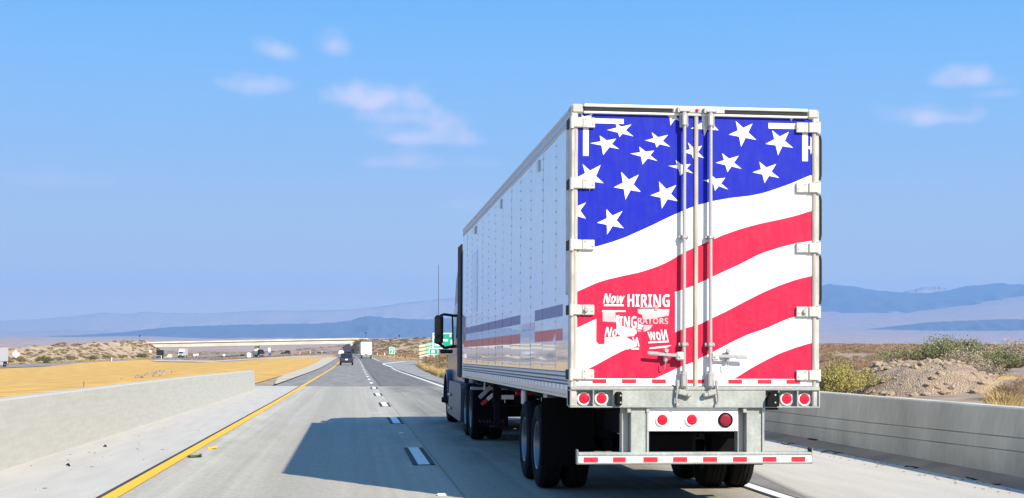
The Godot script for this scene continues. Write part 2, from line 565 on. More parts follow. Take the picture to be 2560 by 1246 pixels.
# ------------------------------------------------------------------ ground, far country
func make_land() -> void:
	hills.seed = 3
	hills.frequency = 0.012
	hills.fractal_octaves = 3
	var zs := steps(-300, 6200, 20, 1.0)
	zs = []
	for z in range(-300, 20, 40):
		zs.append(float(z))
	zs.append_array(steps(20, 6300, 3.0, 1.022))
	var right := steps(8.5, 9000, 1.5, 1.06)
	var left := steps(4.5, 9000, 2.0, 1.06)
	var xs := []
	for i in range(left.size() - 1, -1, -1):
		xs.append(-left[i])
	xs.append_array([-3.0, 0.0, 3.0, 6.0, 8.2])
	xs.append_array(right)
	var b := MB.new()
	var rows := []
	for z in zs:
		var r := PackedVector3Array()
		for x in xs:
			var xx: float = x + (bend(clampf(z, 0, 1500)) if absf(x) < 12.0 else 0.0)
			r.append(Vector3(xx, ground_y(xx, z) - (0.012 if x < -4.0 else 0.0), -z))
		rows.append(r)
	b.sheet(rows, Vector3.UP)
	struct("ground", b, M.desert)

	# graded dirt of the wide median
	b = MB.new()
	rows = []
	for z in steps(-20, 468, 2.0, 1.03):
		var r := PackedVector3Array()
		var far := -66.5
		for i in 41:
			var k := i / 40.0
			var x := lerpf(-5.2 + bend(z), far, pow(k, 1.25))
			r.append(Vector3(x, ground_y(x, z) + 0.03, -z))
		rows.append(r)
	b.sheet(rows, Vector3.UP)
	struct("median_dirt", b, M.orange)

	# far plain that climbs to the ranges
	b = MB.new()
	rows = []
	var far_n := FastNoiseLite.new()
	far_n.seed = 8
	far_n.frequency = 0.0003
	for z in steps(6000, 40000, 300, 1.03):
		var r := PackedVector3Array()
		for i in 81:
			var s := lerpf(-0.75, 0.9, i / 80.0)
			var x: float = s * z
			var hl := pl(z, [6000, 16000, 32000, 40000], [10, 150, 350, 640])
			var hr := pl(z, [6000, 16000, 28600, 34000, 40000], [4, 180, 575, 1150, 1500]) + smoothstep(30000, 36000, z) * pl(s, [0.40, 0.44, 0.47, 0.50, 0.6], [-60, 110, 330, 420, 200])
			r.append(Vector3(x, lerpf(hl, hr, smoothstep(-0.02, 0.30, s)) + far_n.get_noise_2d(x, z) * 0.0022 * z, -z))
		rows.append(r)
	b.sheet(rows, Vector3.UP)
	struct("far_plain", b, M.far_plain)

	mountain_range("mountain_range", 41800, 4000, [[-24200, 549], [-16500, 703], [-13072, 778], [-9839, 905], [-8748, 970], [-7651, 1069], [-6991, 1165], [-6437, 1113], [-5827, 1197], [-5102, 1147], [-4319, 1153], [-3645, 1193], [-2744, 1247], [-2064, 1264], [-1381, 1259], [-468, 1290], [218, 1330], [908, 1406], [1601, 1528], [2296, 1593], [3052, 1681], [4868, 1817], [7239, 1722], [9900, 1649]], 600.0, M.far_rock_pale, 21)
	mountain_range("mountain_range", 32000, 3000, [[-8400, 278], [-7194, 334], [-6692, 362], [-5852, 402], [-5008, 460], [-3904, 590], [-2444, 646], [-1056, 682], [-444, 704], [-94, 742], [170, 824], [388, 870], [698, 828], [1052, 804], [1584, 792], [2116, 814], [3280, 752], [4636, 546], [6000, 398]], 270.0, M.far_rock, 22)
	mountain_range("mountain_range", 38400, 5000, [[5120, 1039], [8320, 1375], [9920, 1615], [11086, 1735], [11988, 1821], [12894, 1962], [13064, 2008], [13576, 1968], [13918, 1939], [14260, 1866], [15062, 1795], [15984, 1805], [16561, 1901], [17025, 1994], [17608, 2045], [17841, 2091], [18308, 2075], [18659, 2056], [19718, 2213], [21492, 2007], [24800, 2271], [28800, 1919], [33600, 2079]], 1230.0, M.far_rock, 23)
	mountain_range("mountain_range", 42400, 2000, [[15052, 1589], [15998, 1916], [16885, 2022], [17267, 2125], [17649, 2165], [17968, 2157], [18415, 2013], [19183, 1861], [20140, 1589]], 1000.0, M.far_rock_pale, 24)
	mountain_range("mountain_range", 28600, 2400, [[8140, 416], [9433, 460], [10364, 565], [11217, 662], [11902, 741], [12678, 781], [13371, 803], [13895, 807], [15120, 842], [16447, 785], [18920, 724], [21560, 548]], 420.0, M.far_rock, 25)

func mountain_range(called: String, dist: float, deep: float, crest: Array, foot: float, m: Material, seed_: int) -> void:
	var fn := FastNoiseLite.new()
	fn.seed = seed_
	fn.frequency = 9.0 / deep * 0.35
	fn.fractal_type = FastNoiseLite.FRACTAL_RIDGED
	fn.fractal_octaves = 4
	var cx := []
	var cy := []
	for q in crest:
		cx.append(float(q[0]))
		cy.append(float(q[1]))
	var b := MB.new()
	var rows := []
	var n := 240
	for i in 19:
		var t := i / 12.0   # 1 is the crest, beyond it the back slope
		var r := PackedVector3Array()
		for j in n + 1:
			var x := lerpf(cx[0], cx[-1], float(j) / n)
			var c: float = pl(x, cx, cy)
			var edge := smoothstep(0.0, 0.06, float(j) / n) * smoothstep(1.0, 0.94, float(j) / n)
			c = foot + (c - foot) * edge if c > foot else c
			var up: float = pow(t, 1.3) if t <= 1.0 else maxf(0.0, 1.0 - (t - 1.0) * 2.2)
			var wob: float = fn.get_noise_2d(x, t * deep) * (0.42 if m == M.far_rock else 0.2) * maxf(c - foot, 0.0) * (1.0 - absf(2.0 * minf(t, 1.0) - 1.0)) + fn.get_noise_2d(x * 3.0, 900.0) * 0.045 * maxf(c - foot, 0.0)
			r.append(Vector3(x, foot * 0.8 + (c - foot * 0.8) * up + wob, -(dist - deep * (1.0 - t))))
		rows.append(r)
	b.sheet(rows, Vector3.UP)
	struct(called, b, m)

# a bank of earth between a toe line and a crest line, [x, y, zf] each, with a back slope
func bank(called: String, toe: Array, crest: Array, m: Material, seed_: int, amp: float, back: Vector3) -> Array:
	var fn := FastNoiseLite.new()
	fn.seed = seed_
	fn.frequency = 0.06
	fn.fractal_octaves = 4
	var nt := 90
	var rows := []
	var at := func(a: Array, k: float) -> Vector3:
		var f: float = k * (a.size() - 1)
		var i := mini(int(f), a.size() - 2)
		var p: Array = a[i]
		var q: Array = a[i + 1]
		return Vector3(lerpf(p[0], q[0], f - i), lerpf(p[1], q[1], f - i), -lerpf(p[2], q[2], f - i))
	for i in 25:
		var t := i / 18.0
		var r := PackedVector3Array()
		for j in nt + 1:
			var a: Vector3 = at.call(toe, float(j) / nt)
			var c: Vector3 = at.call(crest, float(j) / nt)
			var p := a.lerp(c, minf(t, 1.0))
			p.y = lerpf(a.y, c.y, smoothstep(0.0, 1.0, minf(t, 1.0)) * 0.5 + minf(t, 1.0) * 0.5)
			if t > 1.0:
				p += back * (t - 1.0) * 3.0
			var damp := minf(1.0, 4.0 * t)
			p.y += amp * fn.get_noise_3d(p.x, 0, p.z) * damp - 0.15 * (1.0 - damp)
			r.append(p)
		rows.append(r)
	var b := MB.new()
	b.sheet(rows, Vector3.UP)
	struct(called, b, m)
	return rows

# sections: PackedVector2Array polygons in x,y at distances zf
func loft(zfs: Array, polys: Array) -> MB:
	var b := MB.new()
	for s in zfs.size() - 1:
		var p: PackedVector2Array = polys[s]
		var q: PackedVector2Array = polys[s + 1]
		var cw := Geometry2D.is_polygon_clockwise(p)
		for i in p.size():
			var k := (i + 1) % p.size()
			var dn := Vector2(p[k].y - p[i].y, p[i].x - p[k].x) * (-1.0 if cw else 1.0)
			b.face([Vector3(p[i].x, p[i].y, -zfs[s]), Vector3(p[k].x, p[k].y, -zfs[s]), Vector3(q[k].x, q[k].y, -zfs[s + 1]), Vector3(q[i].x, q[i].y, -zfs[s + 1])], Vector3(dn.x, dn.y, 0))
	for e in [[0, 1.0], [zfs.size() - 1, -1.0]]:
		var p: PackedVector2Array = polys[e[0]]
		var idx := Geometry2D.triangulate_polygon(p)
		for i in range(0, idx.size(), 3):
			var f := []
			for m in 3:
				f.append(Vector3(p[idx[i + m]].x, p[idx[i + m]].y, -zfs[e[0]]))
			b.face(f, Vector3(0, 0, e[1]))
	return b

# ------------------------------------------------------------------ road
func deck_texture() -> ImageTexture:
	var w := 512
	var h := 1024
	var im := Image.create(w, h, true, Image.FORMAT_RGB8)
	var fn := FastNoiseLite.new()
	fn.seed = 31
	fn.frequency = 0.02
	fn.fractal_octaves = 5
	var fl := FastNoiseLite.new()
	fl.seed = 32
	fl.frequency = 0.03
	fl.fractal_octaves = 3
	var r := RandomNumberGenerator.new()
	r.seed = 9
	for x in w:
		var m := lerpf(-5.0, 8.1, (x + 0.5) / w)
		# rubber and oil worn into the lanes: centre strip and wheel tracks
		var dirt := 0.0
		for q in [[-0.72, 0.55, 0.10], [2.95, 1.5, 0.20], [2.0, 0.45, 0.10], [3.8, 0.5, 0.12], [-1.7, 0.4, 0.05], [0.15, 0.4, 0.06], [-4.6, 0.2, 0.06], [7.9, 0.3, 0.16]]:
			dirt += q[2] * exp(-pow((m - q[0]) / q[1], 2.0))
		for y in h:
			var a := fn.get_noise_2d(x * 1.3, y * 0.25 + 0.3 * absf(y - h * 0.5))
			var s := fl.get_noise_2d(x * 4.0, absf(y - h * 0.5) * 0.06)
			var g := 0.92 + 0.10 * a + 0.09 * s - dirt * (1.0 + 1.1 * a + 0.7 * s) + r.randf_range(-0.05, 0.05)
			im.set_pixel(x, y, Color(g, g, g * 0.985))
	# saw cuts and seams along the lanes
	for q in [1.25, -2.85, -4.1]:
		var x := int((q + 5.0) / 13.1 * w)
		im.fill_rect(Rect2i(x, 0, 1, h), Color(0.70, 0.69, 0.66))
	im.generate_mipmaps()
	return ImageTexture.create_from_image(im)

func make_road() -> void:
	var dm := mat(Color(0.463, 0.434, 0.368), 0.85)
	dm.albedo_texture = deck_texture()
	relief(dm, T.speck, 0.05)
	var deck := ribbon(func(_z): return -5.0, func(_z): return 8.1, -30, 72.6, 0.0, 8)
	struct("bridge_deck_road", deck, dm)
	struct("road", ribbon(func(z): return -3.9 + bend(z), func(z): return 6.4 + bend(z) + (0.0 if z > 270 else -0.2), 72.6, 1000, 0.0, 4), M.asphalt)
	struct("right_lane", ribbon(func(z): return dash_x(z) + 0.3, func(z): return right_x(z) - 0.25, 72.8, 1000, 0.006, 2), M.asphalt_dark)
	# pale edge of the median and the berm that curls away to the left
	struct("pale_shoulder", ribbon(func(z): return bend(z) - 3.95 - pl(z, [76, 95, 130, 250, 372], [0.1, 1.0, 1.5, 2.2, 3.4]), func(z): return -3.92 + bend(z), 76, 372, 0.05, 2), M.pale_dirt)
	var b := MB.new()
	var rows := []
	for q in [[366, -6.5, 1.5], [385, -8, 2.4], [410, -13, 3.0], [440, -25, 3.6], [455, -42, 3.6], [468, -62, 3.4]]:
		var r := PackedVector3Array()
		for k in 5:
			var z: float = q[0] + (k - 2) * q[2] * 1.8
			r.append(Vector3(q[1], ground_y(q[1], z) + 0.05 + 0.35 * (1.0 - absf(k - 2) / 2.0), -z))
		rows.append(r)
	b.sheet(rows, Vector3.UP)
	struct("dirt_berm", b, M.pale_dirt)
	# exit ramp
	b = MB.new()
	rows = []
	for q in [[72.6, 4.9, 5.3], [96, 4.85, 5.86], [154, 4.8, 7.22], [195, 4.9, 8.5], [230, 5.6, 11.5], [262, 9.4, 20], [285, 15, 40], [300, 24, 70]]:
		var r := PackedVector3Array()
		for k in 5:
			var x: float = lerpf(q[1], q[2], k / 4.0)
			r.append(Vector3(x, maxf(road_y(q[0]), ground_y(x, q[0])) + 0.03, -q[0]))
		rows.append(r)
	b.sheet(rows, Vector3.UP)
	struct("exit_ramp", b, M.ramp)
	# right shoulder slab and the stained wedge beside the edge line
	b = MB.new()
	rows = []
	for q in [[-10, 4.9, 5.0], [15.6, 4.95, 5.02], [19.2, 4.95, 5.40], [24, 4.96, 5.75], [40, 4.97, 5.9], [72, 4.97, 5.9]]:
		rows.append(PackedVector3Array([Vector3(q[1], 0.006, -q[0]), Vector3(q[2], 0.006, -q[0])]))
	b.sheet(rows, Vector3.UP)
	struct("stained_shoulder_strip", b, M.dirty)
	b = MB.new()
	rows = []
	for q in [[-10, 5.0], [15.6, 5.02], [19.2, 5.40], [24, 5.75], [40, 5.9], [72, 5.9]]:
		rows.append(PackedVector3Array([Vector3(q[1], 0.004, -q[0]), Vector3(q[1] + 0.05, 0.05, -q[0]), Vector3(8.1, 0.06, -q[0])]))
	b.sheet(rows, Vector3.UP)
	struct("concrete_shoulder", b, M.shoulder)
	struct("left_shoulder", ribbon(func(_z): return -5.0, func(z): return yellow_x(z) - 0.16, -30, 72.6, 0.005, 2), M.shoulder)
	# the other carriageway
	struct("opposite_road", ribbon(func(_z): return -80.5, func(_z): return -68.0, 120, 1000, 0.08, 3, func(z): return left_road_y(z)), M.asphalt)

	# painted lines
	struct("yellow_edge_line", ribbon(func(z): return yellow_x(z) - 0.085, func(z): return yellow_x(z) + 0.085, -5, 900, 0.012), M.yellow_line)
	struct("dark_edge_seam", ribbon(func(z): return yellow_x(z) - 0.15, func(z): return yellow_x(z) - 0.087, -5, 72, 0.010), M.black_line)
	struct("white_edge_line", ribbon(func(z): return right_x(z) - 0.075, func(z): return right_x(z) + 0.075, -5, 172, 0.012), M.white_line)
	struct("white_edge_line", ribbon(func(z): return right_x(z) - 0.075, func(z): return right_x(z) + 0.075, 268, 900, 0.012), M.white_line)
	struct("dark_edge_seam", ribbon(func(z): return right_x(z) - 0.13, func(z): return right_x(z) - 0.078, -5, 72, 0.010), M.black_line)
	b = MB.new()
	var gore := [[4.75, 172], [4.62, 195], [4.55, 212], [4.9, 219], [6.6, 236], [9.4, 260], [13.5, 285]]
	for i in gore.size() - 1:
		var a := Vector3(gore[i][0], road_y(gore[i][1]) + 0.045, -gore[i][1])
		var c := Vector3(gore[i + 1][0], road_y(gore[i + 1][1]) + 0.045, -gore[i + 1][1])
		var s := Vector3(0.13 if i < 3 else 0.3, 0, 0)
		b.face([a - s, a + s, c + s, c - s], Vector3.UP)
	struct("white_gore_line", b, M.white_line)
	# lane dashes: [start, end]; on the pale deck each has black borders
	var dashes := [[20.6, 24.4], [33.0, 36.4], [44.0, 47.6], [55.5, 59.2], [67.0, 70.6], [79.0, 82.6]]
	var z := 91.0
	while z < 420.0:
		dashes.append([z, z + 3.7])
		z += 12.2
	for i in dashes.size():
		var z0: float = dashes[i][0]
		var z1: float = dashes[i][1]
		var d := struct("lane_dash", ribbon(func(q): return dash_x(q) - 0.085, func(q): return dash_x(q) + 0.085, z0, z1, 0.013), M.white_line)
		if i < 5:
			for s in [-1.0, 1.0]:
				obj("black_border", ribbon(func(q): return dash_x(q) + s * 0.125 - 0.036, func(q): return dash_x(q) + s * 0.125 + 0.036, z0, z1, 0.011), M.black_line, d)
	struct("right_lane_seam", ribbon(func(q): return dash_x(q) + 0.42, func(q): return dash_x(q) + 0.44, 73, 260, 0.012), M.black_line)
	b = MB.new()
	b.span(-5.0, 8.1, 0.002, 0.011, -72.75, -72.45)
	struct("deck_joint", b, M.dirty)
	# sparse grit and tar marks
	var grit := []
	rng.seed = 5
	for i in 260:
		var x := rng.randf_range(7.2, 8.0)
		var zf := rng.randf_range(14, 34)
		if rng.randf() < 0.08:
			x = rng.randf_range(-4.5, -2.9)
		grit.append(Transform3D(Basis(Vector3.UP, rng.randf() * TAU).scaled(Vector3(rng.randf_range(0.4, 2.0), 0.5, rng.randf_range(0.4, 1.2))), Vector3(x, 0.062 if x > 0 else 0.008, -zf)))
	var pebble := MB.new()
	pebble.box(Vector3(0, 0.008, 0), Vector3(0.03, 0.014, 0.024), 0.006)
	scatter("road_grit", pebble.mesh(), M.dirty, grit)

func barrier_poly(x: float, side: float, h: float, notches: Array) -> PackedVector2Array:
	# side -1: the road lies to the left of the barrier
	var p := PackedVector2Array()
	var at := func(y: float) -> float: return x - side * 0.10 * y / h
	p.append(Vector2(x, -0.3))
	for q in notches:
		p.append(Vector2(at.call(q - 0.008), q - 0.008))
		p.append(Vector2(at.call(q) - side * 0.02, q))
		p.append(Vector2(at.call(q + 0.008), q + 0.008))
	p.append(Vector2(at.call(h - 0.02), h - 0.02))
	p.append(Vector2(at.call(h) - side * 0.02, h))
	p.append(Vector2(x - side * 0.33, h))
	p.append(Vector2(x - side * 0.46, -0.3))
	return p

func make_barriers() -> void:
	var zs := []
	var pr := []
	var pq := []
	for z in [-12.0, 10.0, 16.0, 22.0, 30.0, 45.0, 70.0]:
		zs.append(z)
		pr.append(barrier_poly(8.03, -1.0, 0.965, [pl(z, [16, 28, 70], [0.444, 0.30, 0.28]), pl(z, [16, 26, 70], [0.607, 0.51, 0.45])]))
	var o := obj("concrete_barrier", loft(zs, pr), M.bounce_lit_barrier)
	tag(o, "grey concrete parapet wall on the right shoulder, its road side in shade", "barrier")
	var d := MB.new()
	d.span(8.0, 8.2, 0.06, 0.145, -24.7, -24.3)
	obj("drain_slot", d, M.black, o)
	zs = []
	for z in [-12.0, 8.0, 20.0, 40.0, 65.0]:
		zs.append(z)
		pq.append(barrier_poly(-4.79 + 0.0086 * z, 1.0, pl(z, [20, 34, 65], [0.94, 0.95, 0.86]), []))
	tag(obj("concrete_barrier", loft(zs, pq), M.concrete_barrier), "pale sunlit concrete parapet wall along the left shoulder, ending before the dirt", "barrier")

func make_bridge() -> void:
	var o := thing("overpass", "long pale concrete overpass crossing the motorway on one pier", "bridge", Vector3(-44.4, 0, -680))
	# deck rises to the right; x from the pier
	var yb := func(x: float) -> float: return 5.75 + 0.0256 * (x - 0.0)
	var parts := {"girder": [0.0, 1.45, 0.0, 11.0, M.bridge], "deck_slab": [1.45, 1.85, 1.1, 10.0, M.bridge], "parapet": [1.85, 2.6, -0.15, 11.2, M.bridge]}
	for k in parts:
		var q: Array = parts[k]
		var b := MB.new()
		var x0 := -47.2
		var x1 := 44.0 if k != "parapet" else 47.0
		if k == "parapet":
			x0 = -54.0
		var p := [Vector3(x0, yb.call(x0) + q[0], -q[2]), Vector3(x1, yb.call(x1) + q[0], -q[2]), Vector3(x1, yb.call(x1) + q[1], -q[2]), Vector3(x0, yb.call(x0) + q[1], -q[2])]
		var r := []
		for v in p:
			r.append(v - Vector3(0, 0, q[3] - q[2]))
		b.face(p, Vector3(0, 0, 1))
		b.face(r, Vector3(0, 0, -1))
		for e in [[0, 1, Vector3.DOWN], [1, 2, Vector3.RIGHT], [2, 3, Vector3.UP], [3, 0, Vector3.LEFT]]:
			b.face([p[e[0]], p[e[1]], r[e[1]], r[e[0]]], e[2])
		obj(k, b, q[4], o)
	var b := MB.new()
	b.span(-0.95, 0.95, -0.6, 6.0, -2.0, -9.0, 0.1)
	obj("pier", b, M.bridge, o)
	for s in [[43.6, 52.0, 5.0, 9.4], [-56.0, -47.0, 3.6, 6.6]]:
		b = MB.new()
		b.span(s[0], s[1], s[2] - 6.0, s[3], -0.4, -10.5)
		obj("abutment", b, M.bridge, o)
	b = MB.new()
	b.prism(PackedVector2Array([Vector2(34.5, 1.4), Vector2(43.7, 1.4), Vector2(43.7, 6.6), Vector2(42.0, 6.4)]), Vector3(0, 0, -2.5), Vector3.RIGHT, Vector3.UP, Vector3(0, 0, -1), 8.0)
	obj("shaded_slope", b, M.asphalt_dark, o)  # dark material stands for the slope's shade under the deck

# ------------------------------------------------------------------ the trailer (own axes: x right, y up, rear face at z = 0, nose at -z)
const T_LEN := 14.35
const T_W := 1.295

func catmull(x: float, q: Array) -> float:
	# q: flat list x0, y0, x1, y1 ... ; smooth curve through the points
	var n := q.size() / 2
	if x <= q[0]:
		return q[1] + (x - q[0]) * (q[3] - q[1]) / (q[2] - q[0])
	for i in n - 1:
		if x <= q[2 * i + 2]:
			var a: float = q[2 * i + 1]
			var b: float = q[2 * i + 3]
			var t: float = (x - q[2 * i]) / (q[2 * i + 2] - q[2 * i])
			return lerpf(a, b, t)
	return q[2 * n - 1]

func fill_poly(im: Image, p: PackedVector2Array, c: Color) -> void:
	var lo := p[0].y
	var hi := p[0].y
	for q in p:
		lo = minf(lo, q.y)
		hi = maxf(hi, q.y)
	for y in range(maxi(0, int(lo)), mini(im.get_height(), int(hi) + 2)):
		var xs := []
		for i in p.size():
			var a := p[i]
			var b := p[(i + 1) % p.size()]
			if (a.y <= y + 0.5) != (b.y <= y + 0.5):
				xs.append(a.x + (y + 0.5 - a.y) / (b.y - a.y) * (b.x - a.x))
		xs.sort()
		for i in range(0, xs.size() - 1, 2):
			im.fill_rect(Rect2i(int(round(xs[i])), y, int(round(xs[i + 1])) - int(round(xs[i])), 1), c)

# print on the doors: a waving flag of stars and stripes; millimetres, x from the middle, y above the road
func door_print() -> ImageTexture:
	var k := 0.5
	var w := 1232
	var h := 1400
	var blue := Color(0.006, 0.014, 0.36).linear_to_srgb()
	var red := Color(0.56, 0.012, 0.05).linear_to_srgb()
	var white := Color(0.78, 0.78, 0.765).linear_to_srgb()
	var im := Image.create(w, h, true, Image.FORMAT_RGB8)
	var e := [
		[-1210, 2639, -1042, 2675, -867, 2728, -732, 2777, -597, 2839, -461, 2901, -325, 2970, -175, 3040, -22, 3105, 98, 3141, 167, 3160, 359, 3197, 566, 3223, 704, 3253, 843, 3300, 982, 3350, 1121, 3411, 1225, 3456],
		[-1213, 2226, -1023, 2312, -918, 2346, -747, 2387, -589, 2421, -403, 2482, -284, 2536, -113, 2638, 26, 2700, 167, 2763, 291, 2818, 428, 2867, 566, 2910, 704, 2946, 843, 2975, 1051, 3026, 1225, 3083],
		[-1212, 1859, -1022, 1949, -614, 2102, -163, 2243, -21, 2293, 24, 2315, 168, 2384, 316, 2452, 463, 2519, 631, 2607, 705, 2640, 912, 2706, 1051, 2740, 1225, 2771],
		[-1210, 1393, -1118, 1437, -1047, 1469, -942, 1528, -810, 1600, -679, 1659, -209, 1818, -116, 1858, 25, 1892, 162, 1959, 330, 2039, 531, 2145, 706, 2233, 881, 2307, 1057, 2368, 1223, 2409],
		[-1240, 1000, -493, 1309, -394, 1358, -281, 1407, -175, 1460, -19, 1515, 26, 1546, 170, 1612, 397, 1731, 558, 1804, 720, 1858, 800, 1891, 936, 1952, 1057, 1992, 1223, 2046],
		[-300, 1000, 398, 1342, 572, 1450, 720, 1530, 868, 1603, 1071, 1676, 1223, 1720]]
	for x in w:
		var xm := x / k - 1232.0
		var ys := []
		for q in e:
			var s := 0.0   # a little smoothing along the curve
			for d in [-40, -20, 0, 20, 40]:
				s += catmull(xm + d, q) / 5.0
			ys.append(int((4062.0 - s) * k))
		var from := 0
		var cols := [blue, white, red, white, red, white, red]
		for i in 7:
			var to: int = h if i == 6 else clampi(ys[i], from, h)
			im.fill_rect(Rect2i(x, from, 1, to - from), cols[i])
			from = to
	var stars := [
		[-1189, 4038, -1068, 4034, -1088, 3913, -1155, 3858, -1249, 3963], [-838, 3952, -669, 3932, -647, 3809, -794, 3799, -923, 3869], [-997, 3811, -828, 3782, -795, 3676, -961, 3611, -1096, 3730],
		[-460, 3856, -289, 3833, -266, 3710, -409, 3700, -530, 3771], [-589, 3707, -433, 3669, -399, 3562, -555, 3523, -681, 3633], [-1171, 3517, -985, 3511, -953, 3325, -1098, 3241, -1260, 3362],
		[-775, 3445, -592, 3421, -571, 3244, -729, 3162, -852, 3285], [-384, 3356, -203, 3321, -183, 3154, -353, 3077, -473, 3210], [-1287, 3175, -1134, 3127, -1134, 2961, -1279, 2922, -1366, 3027],
		[-925, 3064, -759, 3046, -746, 2870, -917, 2805, -1022, 2922], [-211, 3577, -52, 3539, -26, 3442, -163, 3416, -287, 3515], [-84, 3761, 65, 3730, 90, 3599, -26, 3584, -143, 3665],
		[-287, 4120, -157, 4089, -164, 3975, -265, 3929, -335, 4041], [55, 4068, 172, 4030, 238, 3892, 86, 3821, -54, 3903], [417, 3992, 594, 3969, 635, 3801, 474, 3726, 343, 3849],
		[801, 3905, 979, 3893, 1023, 3728, 863, 3646, 729, 3762], [273, 3658, 450, 3635, 481, 3499, 331, 3462, 207, 3557], [665, 3578, 844, 3557, 877, 3413, 721, 3356, 593, 3466],
		[159, 3433, 309, 3404, 341, 3283, 201, 3268, 73, 3375], [1207, 3850, 1344, 3819, 1372, 3684, 1207, 3664, 1149, 3727], [940, 4109, 1065, 4099, 1079, 4031, 1004, 4002, 926, 4054]]
	var to_px := func(a: float, b: float) -> Vector2: return Vector2((a + 1232.0) * k, (4062.0 - b) * k)
	for s in stars:
		var tip := []
		for i in 5:
			tip.append(to_px.call(s[2 * i], s[2 * i + 1]))
		var p := PackedVector2Array()
		for i in 5:
			p.append(tip[i])
			var a: Vector2 = tip[i]
			var b: Vector2 = tip[(i + 1) % 5]
			var hit = Geometry2D.line_intersects_line(a, tip[(i + 2) % 5] - a, b, tip[(i + 4) % 5] - b)
			p.append(hit if hit != null else (a + b) / 2)
		fill_poly(im, p, white)
	var rect := func(x0: float, y0: float, x1: float, y1: float, c: Color) -> void:
		var a: Vector2 = to_px.call(x0, y1)
		var b: Vector2 = to_px.call(x1, y0)
		im.fill_rect(Rect2i(int(a.x), int(a.y), int(b.x - a.x), int(b.y - a.y)), c)
	# white reflective corner brackets
	rect.call(-1041, 3934, -749, 3984, white)
	rect.call(-1168, 3598, -1109, 3895, white)
	rect.call(762, 3922, 1062, 3980, white)
	rect.call(1121, 3591, 1181, 3890, white)
	# red hiring placard and its torn, bleached patches
	var pink := Color(0.74, 0.40, 0.42).linear_to_srgb()
	var pale := Color(0.78, 0.64, 0.64).linear_to_srgb()
	var poly := func(a: Array, c: Color) -> void:
		var p := PackedVector2Array()
		for i in range(0, a.size(), 2):
			p.append(to_px.call(a[i], a[i + 1]))
		fill_poly(im, p, c)
	poly.call([-1027, 2150, -212, 2225, -211, 1818, -160, 1700, -640, 1600, -820, 1700, -1000, 1690, -1027, 1720], red)
	poly.call([-211, 1818, -160, 1838, -160, 2240, -211, 2230], white)
	poly.call([-949, 2078, -745, 2078, -745, 2095, -949, 2095], white)
	poly.call([-967, 2017, -725, 2020, -721, 2036, -967, 2036], pale)
	poly.call([-960, 2017, -830, 2017, -826, 1950, -786, 1930, -786, 1880, -820, 1915, -960, 1923], pink)
	poly.call([-599, 2052, -271, 2052, -280, 1985, -500, 1947, -548, 1947, -552, 1990, -599, 2012], pink)
	poly.call([-570, 2040, -275, 2048, -300, 2005, -540, 2000], pale)
	poly.call([-820, 1985, -790, 1990, -786, 1880, -620, 1850, -610, 1800, -700, 1800, -815, 1830], white)
	poly.call([-815, 1831, -611, 1850, -611, 1810, -640, 1775, -760, 1770, -800, 1790], pale)
	poly.call([-940, 1760, -730, 1775, -640, 1720, -600, 1680, -700, 1640, -942, 1640], pale)
	poly.call([-601, 1900, -540, 1890, -560, 1850, -601, 1825], pale)
	poly.call([-540, 1890, -440, 1890, -480, 1840, -540, 1821], pink)
	poly.call([-666, 1639, -586, 1639, -586, 1657, -666, 1657], white)
	poly.call([-488, 1704, -279, 1716, -279, 1732, -488, 1722], white)
	poly.call([-476, 1646, -300, 1662, -243, 1688, -300, 1682, -476, 1660], white)
	# road film: faint vertical runs and specks over the print
	var film := FastNoiseLite.new()
	film.seed = 44
	film.frequency = 0.012
	film.fractal_octaves = 5
	for y in h:
		for x in w:
			var n := film.get_noise_2d(x * 2.6, y * 0.35) * 0.6 + film.get_noise_2d(x * 1.0 + 900.0, y * 1.0) * 0.5
			var c := im.get_pixel(x, y)
			im.set_pixel(x, y, c.lerp(Color(0.80, 0.77, 0.72) * (0.55 + 0.45 * c.get_luminance()), clampf(0.05 + 0.16 * n, 0.0, 0.2)))
	im.generate_mipmaps()
	return ImageTexture.create_from_image(im)

var font: SystemFont
var serif: SystemFont

# lettering fitted to a box (x0, y0)-(x1, y1) in its parent's axes, on a face that looks along +z
func letters(text: String, f: Font, x0: float, y0: float, x1: float, y1: float, z: float, m: Material, parent: Node3D, lean := 0.0, mirrored := false) -> void:
	var tm := TextMesh.new()
	tm.text = text
	tm.font = f
	tm.font_size = 64
	tm.pixel_size = 0.01
	tm.depth = 0.1
	tm.curve_step = 4.0
	var bb := tm.get_aabb()
	var sx := (x1 - x0) / bb.size.x * (1.0 if lean == 0.0 else 0.92)
	var sy := (y1 - y0) / bb.size.y
	var o := hang("lettering", tm, m, parent)
	var mid := bb.get_center()
	var bs := Basis(Vector3(-sx if mirrored else sx, 0, 0), Vector3(lean * sy * (-1.0 if mirrored else 1.0), sy, 0), Vector3(0, 0, 0.02))
	o.transform = Transform3D(bs, Vector3((x0 + x1) / 2, (y0 + y1) / 2, z) - bs * mid)

